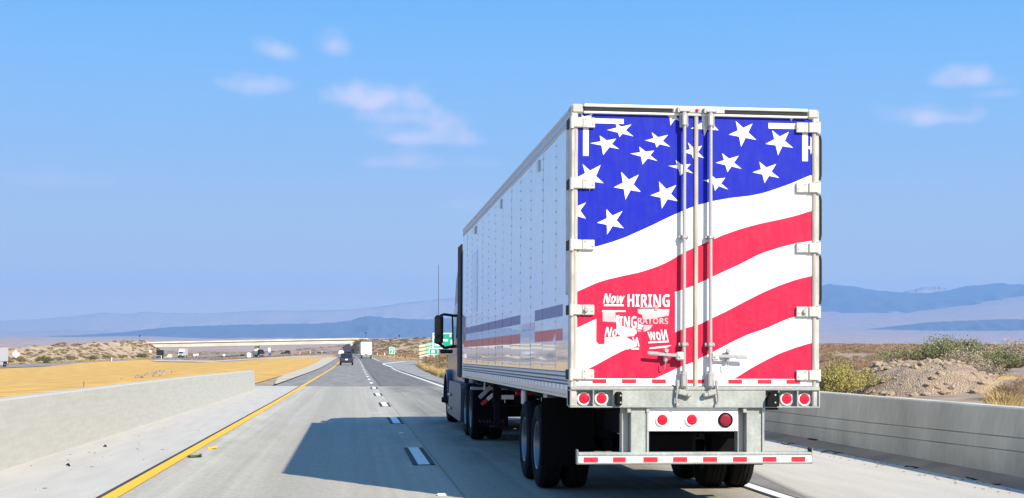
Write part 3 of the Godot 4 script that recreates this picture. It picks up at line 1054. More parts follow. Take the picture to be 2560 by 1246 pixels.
func wheel(parent: Node3D, at: Vector3, r: float, w: float, side: float, rim_mat: Material, called := "wheel") -> Node3D:
	# the outer face looks to side * x
	var o := Node3D.new()
	o.name = called
	parent.add_child(o, true)
	o.position = at
	var b := MB.new()
	var h := w / 2
	b.lathe(Vector3.ZERO, Vector3(side, 0, 0), [Vector2(-h * 0.8, r * 0.56), Vector2(-h * 0.98, r * 0.70), Vector2(-h, r * 0.82), Vector2(-h * 0.86, r * 0.955), Vector2(-h * 0.55, r * 0.992), Vector2(-h * 0.42, r), Vector2(-h * 0.36, r * 0.975), Vector2(-h * 0.3, r), Vector2(-0.04 * h, r), Vector2(0, r * 0.975), Vector2(0.05 * h, r), Vector2(h * 0.3, r), Vector2(h * 0.36, r * 0.975), Vector2(h * 0.42, r), Vector2(h * 0.55, r * 0.992), Vector2(h * 0.86, r * 0.955), Vector2(h, r * 0.82), Vector2(h * 0.98, r * 0.70), Vector2(h * 0.8, r * 0.56)], 40)
	obj("tyre", b, M.rubber, o)
	b = MB.new()
	b.lathe(Vector3.ZERO, Vector3(side, 0, 0), [Vector2(-h * 0.85, r * 0.3), Vector2(-h * 0.85, r * 0.57), Vector2(h * 0.82, r * 0.575), Vector2(h * 0.9, r * 0.56), Vector2(h * 0.80, r * 0.535), Vector2(h * 0.1, r * 0.50), Vector2(-h * 0.30, r * 0.47), Vector2(-h * 0.36, r * 0.38), Vector2(-h * 0.32, r * 0.27), Vector2(-h * 0.1, r * 0.24), Vector2(h * 0.35, r * 0.20), Vector2(h * 0.42, r * 0.14), Vector2(h * 0.42, 0.0)], 30)
	for i in 10:
		var a := TAU * i / 10
		var p := Vector3(-side * h * 0.36, cos(a) * r * 0.33, sin(a) * r * 0.33)
		b.cyl(p, p + Vector3(side * 0.05, 0, 0), 0.018, 0.016, 6)
	obj("rim", b, rim_mat, o)
	return o

func tail_lamp(parent: Node3D, p: Vector3, r: float, dark := false) -> void:
	var b := MB.new()
	b.lathe(p, Vector3(0, 0, 1), [Vector2(0, r * 1.34), Vector2(0.012, r * 1.32), Vector2(0.018, r * 1.2), Vector2(0.012, r * 1.02)], 24)
	var o := obj("lamp_ring", b, M.rubber if dark else M.white, parent)
	b = MB.new()
	b.lathe(p, Vector3(0, 0, 1), [Vector2(0.004, r * 1.04), Vector2(0.013, r * 0.99), Vector2(0.016, r * 0.7), Vector2(0.017, 0.0)], 24)
	var lens := obj("tail_lamp", b, M.lens_dark if dark else M.lens, parent)
	if not dark:
		b = MB.new()
		for i in 7:
			var a := TAU * i / 6
			var q := p + (Vector3(cos(a) * r * 0.55, sin(a) * r * 0.55, 0.0155) if i < 6 else Vector3(0, 0, 0.0165))
			b.cyl(q, q + Vector3(0, 0, 0.004), 0.006, 0.005, 6)
		obj("diode", b, M.led, lens)
	o.name = o.name

func make_trailer() -> void:
	var o := thing("semi_trailer", "long white box trailer with a star spangled flag printed on its two rear doors", "trailer", Vector3(3.48, 0, -14.35))
	font = SystemFont.new()
	font.font_names = PackedStringArray(["Droid Sans"])
	font.font_weight = 700
	serif = SystemFont.new()
	serif.font_names = PackedStringArray(["Droid Serif"])
	serif.font_weight = 700
	var b := MB.new()

	# box: core behind the panels, roof, nose
	b.span(-1.25, 1.25, 1.16, 4.03, -0.16, -T_LEN + 0.06)
	obj("cargo_body", b, M.under, o)
	b = MB.new()
	b.span(-1.27, 1.27, 4.03, 4.075, -0.10, -T_LEN + 0.02, 0.015)
	obj("roof", b, M.white, o)
	b = MB.new()
	b.span(-1.28, 1.28, 1.2, 4.05, -T_LEN + 0.05, -T_LEN, 0.02)
	obj("nose_panel", b, M.white, o)
	# side skins: 13 panels a side, seams between, each a little out of true
	rng.seed = 41
	var seams := []
	for i in 14:
		seams.append(minf(0.0 + 1.107 * i + (0.12 if i == 0 else 0.0), T_LEN - 0.02))
	for side in [-1.0, 1.0]:
		for i in 13:
			b = MB.new()
			var z0: float = seams[i] + 0.010
			var z1: float = seams[i + 1] - 0.010
			b.box(Vector3.ZERO, Vector3(0.02, 2.53, z1 - z0), 0.004)
			var p := obj("side_panel", b, M.panel, o, Vector3(side * 1.272, 2.675, -(z0 + z1) / 2))
			p.rotation = Vector3(0, rng.randf_range(-0.0022, 0.0022), rng.randf_range(-0.003, 0.003))
		# seam posts and rivets
		b = MB.new()
		for i in range(1, 13):
			b.span(side * 1.255, side * 1.27, 1.42, 3.93, -seams[i] - 0.02, -seams[i] + 0.02)
		obj("seam_post", b, M.under, o).set_meta("kind", "stuff")
		var riv := MB.new()
		riv.lathe(Vector3.ZERO, Vector3(side, 0, 0), [Vector2(0, 0.014), Vector2(0.005, 0.011), Vector2(0.008, 0)], 6)
		var places := []
		for i in range(1, 13):
			for k in 21:
				places.append(Transform3D(Basis(), Vector3(side * 1.283, 1.46 + k * 0.12, -seams[i] - 0.028)))
		for k in 115:
			places.append(Transform3D(Basis(), Vector3(side * 1.288, 3.975, -0.2 - k * 0.122)))
		scatter("rivet", riv.mesh(), M.tank, places, o)
		# rails
		b = MB.new()
		b.span(side * 1.26, side * 1.288, 3.935, 4.06, -0.1, -T_LEN + 0.01, 0.006)
		b.span(side * 1.255, side * 1.295, 4.06, 4.10, -0.1, -T_LEN + 0.01, 0.008)
		obj("top_rail", b, M.rail, o)
		b = MB.new()
		b.span(side * 1.24, side * 1.292, 1.362, 1.405, -0.1, -T_LEN + 0.01, 0.01)
		b.span(side * 1.24, side * 1.292, 1.318, 1.356, -0.1, -T_LEN + 0.01, 0.01)
		b.span(side * 1.24, side * 1.290, 1.282, 1.312, -0.1, -T_LEN + 0.01, 0.01)
		b.span(side * 1.24, side * 1.286, 1.135, 1.276, -0.1, -T_LEN + 0.01, 0.006)
		var rail := obj("bottom_rail", b, M.rail, o)
		b = MB.new()
		for k in 84:
			b.span(side * 1.285, side * 1.2875, 1.165, 1.18, -0.4 - k * 0.16, -0.43 - k * 0.16)
		obj("rail_hole", b, M.under, rail).set_meta("kind", "stuff")
		for k in 46:
			b = MB.new()
			b.span(side * 1.285, side * 1.289, 1.225, 1.272, -0.22 - k * 0.305, -0.37 - k * 0.305)
			obj("reflective_tape", b, M.white, rail)
	# stripes and prints on the left skin, cut at the seams
	var print_piece := func(called: String, m: Material, za: float, zb: float, y0: float, y1: float) -> void:
		for i in 13:
			var z0: float = maxf(za, seams[i] + 0.012)
			var z1: float = minf(zb, seams[i + 1] - 0.022)
			if z1 - z0 > 0.05:
				var q := MB.new()
				q.span(-1.2845, -1.2815, y0, y1, -z0, -z1)
				obj(called, q, m, o)
	print_piece.call("blue_stripe", M.blue_stripe, 0.62, 2.92, 1.99, 2.116)
	print_piece.call("blue_stripe", M.blue_stripe, 4.41, 14.1, 1.984, 2.107)
	print_piece.call("red_stripe", M.red_stripe, 0.62, 2.92, 1.735, 1.86)
	print_piece.call("red_stripe", M.red_stripe, 4.4, 14.1, 1.731, 1.858)
	print_piece.call("faded_stripe", M.pink_stripe, 2.95, 4.26, 1.88, 1.978)
	print_piece.call("white_patch", M.white, 3.42, 4.3, 1.752, 1.80)
	print_piece.call("white_patch", M.white, 6.6, 7.5, 1.68, 1.718)
	print_piece.call("notice_sticker", M.notice, 10.92, 12.05, 2.34, 3.45)
	for z in [[2.54, 2.70], [6.88, 7.05], [11.36, 11.6]]:
		b = MB.new()
		b.span(-1.30, -1.275, 3.76, 3.90, -z[0], -z[0] - 0.07, 0.006)
		b.span(-1.30, -1.275, 3.765, 3.895, -z[1] + 0.06, -z[1], 0.006)
		obj("side_vent", b, M.notice, o)

	# rear frame
	b = MB.new()
	b.span(-1.295, -1.222, 1.06, 4.11, 0.0, -0.16, 0.012)
	b.span(-1.295, -1.262, 2.2, 4.0, -0.16, -0.34, 0.01)
	obj("corner_post", b, M.frame, o)
	b = MB.new()
	b.span(1.222, 1.295, 1.06, 4.11, 0.0, -0.16, 0.012)
	obj("corner_post", b, M.frame, o)
	for s in [-1.0, 1.0]:
		b = MB.new()
		b.span(s * 1.165, s * 1.293, 4.025, 4.125, 0.012, -0.17, 0.02)
		obj("corner_cap", b, M.frame, o)
		b = MB.new()
		b.span(s * 1.232, s * 1.262, 1.22, 3.99, 0.003, -0.05, 0.008)
		obj("post_gasket", b, M.gasket, o)
	b = MB.new()
	b.span(-1.165, 1.165, 4.094, 4.124, 0.03, -0.16, 0.008)
	b.span(-1.165, 1.165, 4.030, 4.054, 0.015, -0.16, 0.006)
	var header := obj("header_rail", b, M.white, o)
	for q in [[-1.16, -0.25], [0.29, 1.16]]:
		b = MB.new()
		b.span(q[0], q[1], 4.050, 4.096, 0.012, -0.15)
		obj("header_slot", b, M.black, header)
	b = MB.new()
	b.span(-0.25, 0.29, 4.052, 4.112, 0.026, -0.1, 0.01)
	obj("header_plate", b, M.frame, header)
	b = MB.new()
	b.lathe(Vector3(0, 4.082, 0.026), Vector3(0, 0, 1), [Vector2(0, 0.018), Vector2(0.01, 0.015), Vector2(0.014, 0)], 12)
	obj("clearance_lamp", b, M.lens, header)
	# doors
	var dm := mat(Color.WHITE, 0.42)
	dm.albedo_texture = door_print()
	dm.metallic_specular = 0.3
	var doors := []
	for s in [-1.0, 1.0]:
		var x0 := -1.222 if s < 0 else 0.022
		var x1 := -0.022 if s < 0 else 1.222
		b = MB.new()
		var uv := func(x: float, y: float) -> Vector2: return Vector2((x * 1000.0 + 1232.0) * 0.5 / 1232.0, (4062.0 - y * 1000.0) * 0.5 / 1400.0)
		b.face([Vector3(x0, 1.275, -0.02), Vector3(x1, 1.275, -0.02), Vector3(x1, 4.035, -0.02), Vector3(x0, 4.035, -0.02)], Vector3(0, 0, 1), [uv.call(x0, 1.275), uv.call(x1, 1.275), uv.call(x1, 4.035), uv.call(x0, 4.035)])
		var door := obj("door", b, dm, o)
		door.set_meta("label", ("left" if s < 0 else "right") + " rear door with stars on blue above red and white stripes")
		b = MB.new()
		b.span(x0, x1, 1.275, 4.035, -0.0225, -0.07)
		obj("door_leaf", b, M.white, door)
		doors.append(door)
		# reflective tape along the foot of the door
		b = MB.new()
		b.span(x0 + 0.002, x1 - 0.002, 1.274, 1.346, -0.019, -0.016)
		obj("white_tape", b, M.white, door)
		for q in ([[-1.063, -0.921], [-0.760, -0.615], [-0.451, -0.308], [-0.095, -0.024]] if s < 0 else [[0.026, 0.090], [0.341, 0.486], [0.649, 0.795], [0.951, 1.096]]):
			b = MB.new()
			b.span(q[0], q[1], 1.297, 1.339, -0.0155, -0.0135)
			obj("red_tape", b, M.red, door)
		# hinges
		for y in [3.935, 3.315, 2.695, 2.037, 1.385]:
			b = MB.new()
			b.span(s * 1.05, s * 1.175, y - 0.052, y + 0.052, 0.012, -0.018, 0.006)
			b.span(s * 1.178, s * 1.295, y - 0.052, y + 0.052, 0.022, -0.018, 0.008)
			b.cyl(Vector3(s * 1.285, y - 0.06, 0.0), Vector3(s * 1.285, y + 0.06, 0.0), 0.024, 0.024, 10)
			var hinge := obj("hinge", b, M.hinge, door)
			b = MB.new()
			for q in [[1.145, 0.035], [1.145, -0.04], [1.072, -0.012]]:
				b.cyl(Vector3(s * q[0], y + q[1], 0.011), Vector3(s * q[0], y + q[1], 0.018), 0.009, 0.007, 8)
			if absf(y - 2.037) < 0.01:
				b.cyl(Vector3(s * 1.135, y, 0.011), Vector3(s * 1.135, y, 0.04), 0.026, 0.02, 10)
			obj("bolt", b, M.steel, hinge)
			b = MB.new()
			b.span(s * 1.30, s * 1.312, y - 0.05, y + 0.05, -0.01, -0.2, 0.004)
			obj("hinge_butt", b, M.black, hinge)
		# lock rod, its keepers, guides and handle
		var rx := -0.135 if s < 0 else 0.139
		b = MB.new()
		b.cyl(Vector3(rx, 1.27, 0.045), Vector3(rx, 4.06, 0.045), 0.0185, 0.0185, 14)
		var rod := obj("lock_rod", b, M.rod, door)
		for q in [[3.985, 0.16, 0.088], [1.335, 0.175, 0.088]]:
			b = MB.new()
			b.span(rx - q[2] / 2, rx + q[2] / 2, q[0] - q[1] / 2, q[0] + q[1] / 2, -0.016, 0.035, 0.01)
			b.span(rx - 0.03, rx + 0.03, q[0] - q[1] / 2 + 0.01, q[0] + q[1] / 2 - 0.01, 0.035, 0.072, 0.014)
			for k in [-0.055, 0.055]:
				b.cyl(Vector3(rx + 0.036, q[0] + k, 0.034), Vector3(rx + 0.036, q[0] + k, 0.042), 0.008, 0.008, 6)
				b.cyl(Vector3(rx, q[0] + k, 0.071), Vector3(rx, q[0] + k, 0.077), 0.008, 0.008, 6)
			obj("rod_housing", b, M.steel, rod)
		for y in [2.788, 1.693]:
			b = MB.new()
			b.span(rx - 0.05, rx + 0.05, y - 0.02, y + 0.02, -0.016, 0.02, 0.005)
			b.span(rx - 0.026, rx + 0.026, y - 0.022, y + 0.022, 0.02, 0.07, 0.01)
			for k in [-0.043, 0.043]:
				b.cyl(Vector3(rx + k, y, 0.019), Vector3(rx + k, y, 0.03), 0.01, 0.009, 6)
			obj("rod_guide", b, M.steel, rod)
		for top in [true, false]:
			b = MB.new()
			if top:
				b.span(rx - 0.06, rx + 0.06, 4.06, 4.10, 0.03, 0.065, 0.008)
				b.span(rx - 0.075, rx - 0.045, 4.05, 4.11, 0.02, 0.06, 0.006)
			else:
				b.box(Vector3(rx - 0.015 * s * -1.0, 1.205, 0.045), Vector3(0.10, 0.06, 0.05), 0.012, Basis(Vector3(0, 0, 1), 0.25 * s))
				b.box(Vector3(rx - 0.05 * -s * -1.0, 1.185, 0.04), Vector3(0.05, 0.045, 0.07), 0.01)
				var hx: float = rx + s * 0.062
				b.tube([Vector3(hx, 1.33, 0.05), Vector3(hx + 0.008 * s, 1.24, 0.06), Vector3(hx + 0.02 * s, 1.13, 0.055), Vector3(hx - 0.002 * s, 1.085, 0.05)], 0.011, 7)
				b.box(Vector3(hx, 1.30, 0.05), Vector3(0.03, 0.07, 0.03), 0.008)
				if s < 0:
					b.tube([Vector3(hx, 1.24, 0.06), Vector3(hx - 0.02, 1.15, 0.06), Vector3(hx - 0.012, 1.09, 0.06), Vector3(hx + 0.01, 1.085, 0.06), Vector3(hx + 0.012, 1.13, 0.06)], 0.006, 6)
			obj("cam_lock", b, M.steel, rod)
		b = MB.new()
		var hy := 1.575
		b.box(Vector3(rx + s * 0.045, hy, 0.05), Vector3(0.075, 0.085, 0.05), 0.012)
		b.cyl(Vector3(rx + s * 0.045, hy, 0.07), Vector3(rx + s * 0.045, hy, 0.085), 0.016, 0.014, 10)
		obj("handle_hub", b, M.hinge, rod)
		b = MB.new()
		b.box(Vector3(rx + s * 0.225, hy + (0.017 if s < 0 else 0.0), 0.06), Vector3(0.29, 0.034, 0.014), 0.005, Basis(Vector3(0, 0, 1), -0.07 if s < 0 else -0.015))
		b.box(Vector3(rx + s * 0.32, hy + (0.03 if s < 0 else -0.012), 0.065), Vector3(0.12, 0.03, 0.012), 0.004, Basis(Vector3(0, 0, 1), -0.07 if s < 0 else -0.03))
		obj("handle", b, M.rod, rod)
		b = MB.new()
		var cx: float = rx + s * 0.185
		b.span(cx - 0.02, cx + 0.02, hy - 0.06, hy + 0.055, -0.016, 0.04, 0.01)
		b.cyl(Vector3(cx, hy + 0.055, 0.03), Vector3(cx, hy + 0.055, 0.075), 0.024, 0.02, 10)
		b.tube([Vector3(cx - 0.006, hy - 0.03, 0.07), Vector3(cx - 0.01, hy - 0.075, 0.07), Vector3(cx - 0.014, hy - 0.13, 0.03)], 0.005, 5)
		obj("handle_catch", b, M.steel, rod)
	b = MB.new()
	b.span(-0.021, 0.021, 1.255, 4.045, 0.004, -0.06, 0.01)
	b.prism(PackedVector2Array([Vector2(-0.05, 1.265), Vector2(0.05, 1.265), Vector2(0.02, 1.235), Vector2(-0.02, 1.235)]), Vector3(0, 0, -0.02), Vector3.RIGHT, Vector3.UP, Vector3(0, 0, 1), 0.03)
	obj("centre_gasket", b, M.gasket, o)
	# words on the placard
	var ld: Node3D = doors[0]
	var lz := -0.0195
	letters("Now", font, -0.955, 2.105, -0.733, 2.205, lz, M.white, ld, 0.22)
	letters("HIRING", font, -0.705, 2.075, -0.270, 2.203, lz, M.white, ld)
	letters("SAR", font, -0.958, 1.925, -0.835, 1.982, lz, M.faded_red, ld)
	letters("RATORS", font, -0.60, 1.900, -0.285, 1.962, lz, M.faded_red, ld)
	letters("y", font, -0.305, 1.985, -0.275, 2.045, lz, M.faded_red, ld)
	letters("ING", font, -0.785, 1.858, -0.612, 1.978, lz, M.white, ld)
	letters("No", font, -0.936, 1.768, -0.805, 1.866, lz, M.white, ld, 0.22)
	letters("L", font, -0.60, 1.823, -0.562, 1.884, lz, M.faded_red, ld)
	letters("P", font, -0.535, 1.823, -0.485, 1.884, lz, M.faded_red, ld)
	letters("No", font, -0.70, 1.668, -0.586, 1.762, lz, M.white, ld, 0.22, true)
	letters("Now", font, -0.503, 1.735, -0.284, 1.845, lz, M.off_white, ld, 0.22, true)
	b = MB.new()
	for q in [[-0.63, 2.062, 0.20, 0.010], [-0.56, 2.062, 0.03, 0.05], [-0.72, 1.845, 0.09, 0.012]]:
		b.box(Vector3(q[0] + 0.15, q[1], -0.016), Vector3(q[2], q[3], 0.012), 0.003)
	obj("latch_pull", b, M.steel, ld)

	# sill and lamps
	b = MB.new()
	b.span(-1.295, 1.295, 1.225, 1.268, 0.02, -0.2, 0.01)
	b.span(-1.295, 1.295, 1.062, 1.225, -0.054, -0.2, 0.004)
	b.span(-0.845, 0.725, 1.062, 1.225, 0.016, -0.054, 0.006)
	b.span(-1.295, 1.295, 1.052, 1.066, 0.022, -0.1, 0.004)
	for x in [-1.288, -1.058, -0.85, 0.86, 1.06, 1.288]:
		b.span(x - 0.007, x + 0.007, 1.066, 1.225, 0.02, -0.054, 0.002)
	var sill := obj("rear_sill", b, M.galv, o)
	tail_lamp(sill, Vector3(-1.146, 1.140, -0.052), 0.053)
	tail_lamp(sill, Vector3(-0.966, 1.141, -0.052), 0.053)
	tail_lamp(sill, Vector3(0.962, 1.141, -0.052), 0.053)
	tail_lamp(sill, Vector3(1.148, 1.138, -0.052), 0.053)
	b = MB.new()
	b.span(-0.838, -0.772, 1.072, 1.214, 0.075, 0.0, 0.015)
	obj("dock_bumper", b, M.rubber, sill)
	b = MB.new()
	b.prism(PackedVector2Array([Vector2(0.722, 1.07), Vector2(0.85, 1.07), Vector2(0.85, 1.21), Vector2(0.765, 1.212), Vector2(0.735, 1.16)]), Vector3(0, 0, 0.0), Vector3.RIGHT, Vector3.UP, Vector3(0, 0, 1), 0.075)
	obj("dock_bumper", b, M.rubber, sill)
	for p in [Vector3(-0.79, 1.175, 0.074), Vector3(-0.79, 1.105, 0.074), Vector3(0.807, 1.185, 0.074), Vector3(0.807, 1.108, 0.074)]:
		b = MB.new()
		b.cyl(p, p + Vector3(0, 0, 0.008), 0.011, 0.009, 8)
		obj("bolt", b, M.steel, sill)
	# impact guard
	var guard := Node3D.new()
	guard.name = "rear_guard"
	o.add_child(guard, true)
	for s in [-1.0, 1.0]:
		b = MB.new()
		var x := -0.668 if s < 0 else 0.532
		b.span(x, x + 0.19 - 0.03, 0.57, 1.052, -0.02, -0.14, 0.006)
		b.span(x + 0.16, x + 0.185, 0.57, 1.052, -0.005, -0.14, 0.004)
		obj("guard_post", b, M.galv, guard)
		b = MB.new()
		b.span(x - 0.085, x - 0.004, 0.57, 1.05, -0.12, -0.15)
		b.span(x - 0.09, x - 0.083, 0.57, 0.99, -0.02, -0.15)
		obj("guard_gusset", b, M.steel, guard)
		b = MB.new()
		for k in [-0.02, 0.175]:
			b.span(x + k - 0.02, x + k + 0.02, 1.0, 1.055, 0.0, -0.05, 0.005)
			b.cyl(Vector3(x + k, 1.066, 0.005), Vector3(x + k, 1.08, 0.005), 0.01, 0.01, 6)
		obj("bolt", b, M.steel, guard)
	b = MB.new()
	b.span(-1.207, 1.213, 0.479, 0.60, 0.004, -0.1, 0.008)
	b.span(-1.207, 1.213, 0.572, 0.592, 0.012, 0.0, 0.003)
	var bar := obj("guard_bar", b, M.galv, guard)
	b = MB.new()
	b.span(-1.205, 1.211, 0.499, 0.563, 0.005, 0.008)
	obj("white_tape", b, M.white, bar)
	for i in 8:
		var xs := [-1.154, -0.854, -0.542, -0.237, 0.073, 0.385, 0.694, 0.996]
		b = MB.new()
		b.span(xs[i], xs[i] + (0.131 if i == 1 else 0.147), 0.503, 0.553, 0.0085, 0.011)
		obj("red_tape", b, M.red, bar)
	b = MB.new()
	b.span(-1.217, -1.207, 0.479, 0.628, 0.006, -0.1, 0.003)
	b.span(1.213, 1.22, 0.479, 0.64, 0.006, -0.1, 0.002)
	obj("bar_end", b, M.galv, bar)
	b = MB.new()
	b.span(1.185, 1.212, 0.60, 0.645, -0.02, -0.06, 0.008)
	obj("bar_end", b, M.black, bar)
	# lamp plate under the sill
	b = MB.new()
	b.span(-0.485, 0.446, 0.812, 0.985, -0.02, -0.035, 0.004)
	b.span(-0.485, 0.446, 0.985, 1.05, -0.03, -0.045)
	var plate := obj("lamp_plate", b, M.white, guard)
	tail_lamp(plate, Vector3(-0.346, 0.926, -0.02), 0.053)
	tail_lamp(plate, Vector3(-0.040, 0.928, -0.02), 0.053)
	tail_lamp(plate, Vector3(0.313, 0.926, -0.02), 0.058, true)
	b = MB.new()
	b.box(Vector3(-0.15, 0.848, -0.018), Vector3(0.02, 0.02, 0.008), 0.003)
	obj("bolt", b, M.steel, plate)
	b = MB.new()
	b.prism(PackedVector2Array([Vector2(0.375, 0.845), Vector2(0.42, 0.835), Vector2(0.425, 0.82)]), Vector3(0, 0, -0.02), Vector3.RIGHT, Vector3.UP, Vector3(0, 0, 1), 0.004)
	obj("bent_tab", b, M.steel, plate)
	# right side: black gas strut and hose beside the corner post
	b = MB.new()
	for y in [[3.86, 3.40], [3.24, 2.78], [2.62, 2.12]]:
		b.tube([Vector3(1.302, y[0], -0.015), Vector3(1.313, y[0] - 0.05, -0.015), Vector3(1.313, y[1] + 0.05, -0.015), Vector3(1.302, y[1], -0.015)], 0.014, 7)
	obj("door_hose", b, M.black, o)

	# running gear
	b = MB.new()
	b.span(-0.55, -0.43, 0.72, 1.12, -0.3, -6.0)
	b.span(0.43, 0.55, 0.72, 1.12, -0.3, -6.0)
	b.span(-0.6, 0.6, 0.98, 1.1, -0.25, -0.4)
	b.span(-0.95, 0.95, 1.02, 1.14, -0.3, -T_LEN + 0.3)
	b.span(-0.35, 0.35, 0.40, 0.75, -1.4, -2.1, 0.05)
	for z in [-2.75, -4.0]:
		b.cyl(Vector3(-1.0, 0.5, z), Vector3(1.0, 0.5, z), 0.07, 0.07, 12)
		for s in [-1.0, 1.0]:
			b.cyl(Vector3(s * 0.49, 0.62, z + 0.35), Vector3(s * 0.49, 0.95, z + 0.35), 0.13, 0.13, 14)
			b.box(Vector3(s * 0.49, 0.55, z), Vector3(0.12, 0.12, 0.9), 0.02)
			b.cyl(Vector3(s * 0.3, 0.45, z + 0.1), Vector3(s * 0.3, 0.45, z + 0.32), 0.09, 0.09, 10)
	obj("chassis", b, M.under, o)
	for z in [-2.75, -4.0]:
		for s in [-1.0, 1.0]:
			wheel(o, Vector3(s * 1.155, 0.5, z), 0.5, 0.27, s, M.alu)
			wheel(o, Vector3(s * 0.83, 0.5, z), 0.5, 0.27, -s, M.alu)
	for s in [-1.0, 1.0]:
		b = MB.new()
		b.box(Vector3(s * 1.0, 0.70, -2.08), Vector3(0.62, 0.78, 0.012), 0.004, Basis(Vector3(1, 0, 0), 0.05))
		var fl := obj("mud_flap", b, M.flap, o)
		b = MB.new()
		b.span(s * 0.69, s * 1.31, 1.05, 1.09, -2.07, -2.1)
		if s > 0:
			b.span(0.20, 0.93, 0.425, 0.44, -1.0, -1.2)
		obj("flap_bracket", b, M.steel, fl)
	b = MB.new()
	b.span(-1.28, -1.22, 0.93, 1.13, -4.1, -4.35, 0.02)
	b.span(-1.1, -0.95, 0.98, 1.13, -3.2, -3.5, 0.01)
	obj("frame_bracket", b, M.steel, o)
	b = MB.new()
	b.cyl(Vector3(-1.25, 1.06, -5.2), Vector3(-1.05, 1.06, -5.2), 0.03, 0.03, 10)
	obj("marker_lamp", b, M.lens, o)
	# landing legs
	for s in [-1.0, 1.0]:
		b = MB.new()
		b.span(s * 0.95 - 0.07, s * 0.95 + 0.07, 0.75, 1.12, -10.65, -10.80, 0.01)
		b.span(s * 0.95 - 0.05, s * 0.95 + 0.05, 0.35, 0.75, -10.67, -10.78, 0.01)
		b.span(s * 0.95 - 0.12, s * 0.95 + 0.12, 0.31, 0.35, -10.6, -10.85, 0.01)
		obj("landing_leg", b, M.under, o)
	b = MB.new()
	b.tube([Vector3(-0.95, 0.8, -10.7), Vector3(0, 1.08, -9.6)], 0.03, 6)
	b.tube([Vector3(0.95, 0.8, -10.7), Vector3(0, 1.08, -9.6)], 0.03, 6)
	b.tube([Vector3(-0.95, 0.7, -10.7), Vector3(0.95, 0.7, -10.7)], 0.025, 6)
	obj("leg_brace", b, M.under, o)
	b = MB.new()
	b.span(-1.0, -0.99, 0.80, 0.86, -9.0, -9.02)
	b.span(-1.05, -0.85, 0.86, 0.93, -8.99, -9.0)
	obj("white_plate", b, M.white, o)
	b = MB.new()
	b.tube([Vector3(-1.27, 1.13, -9.6), Vector3(-1.28, 0.99, -9.6)], 0.015, 6)
	obj("hook", b, M.steel, o)
	b = MB.new()
	b.span(-0.9, 0.9, 1.0, 1.16, -11.3, -14.1)
	obj("coupler_plate", b, M.under, o)

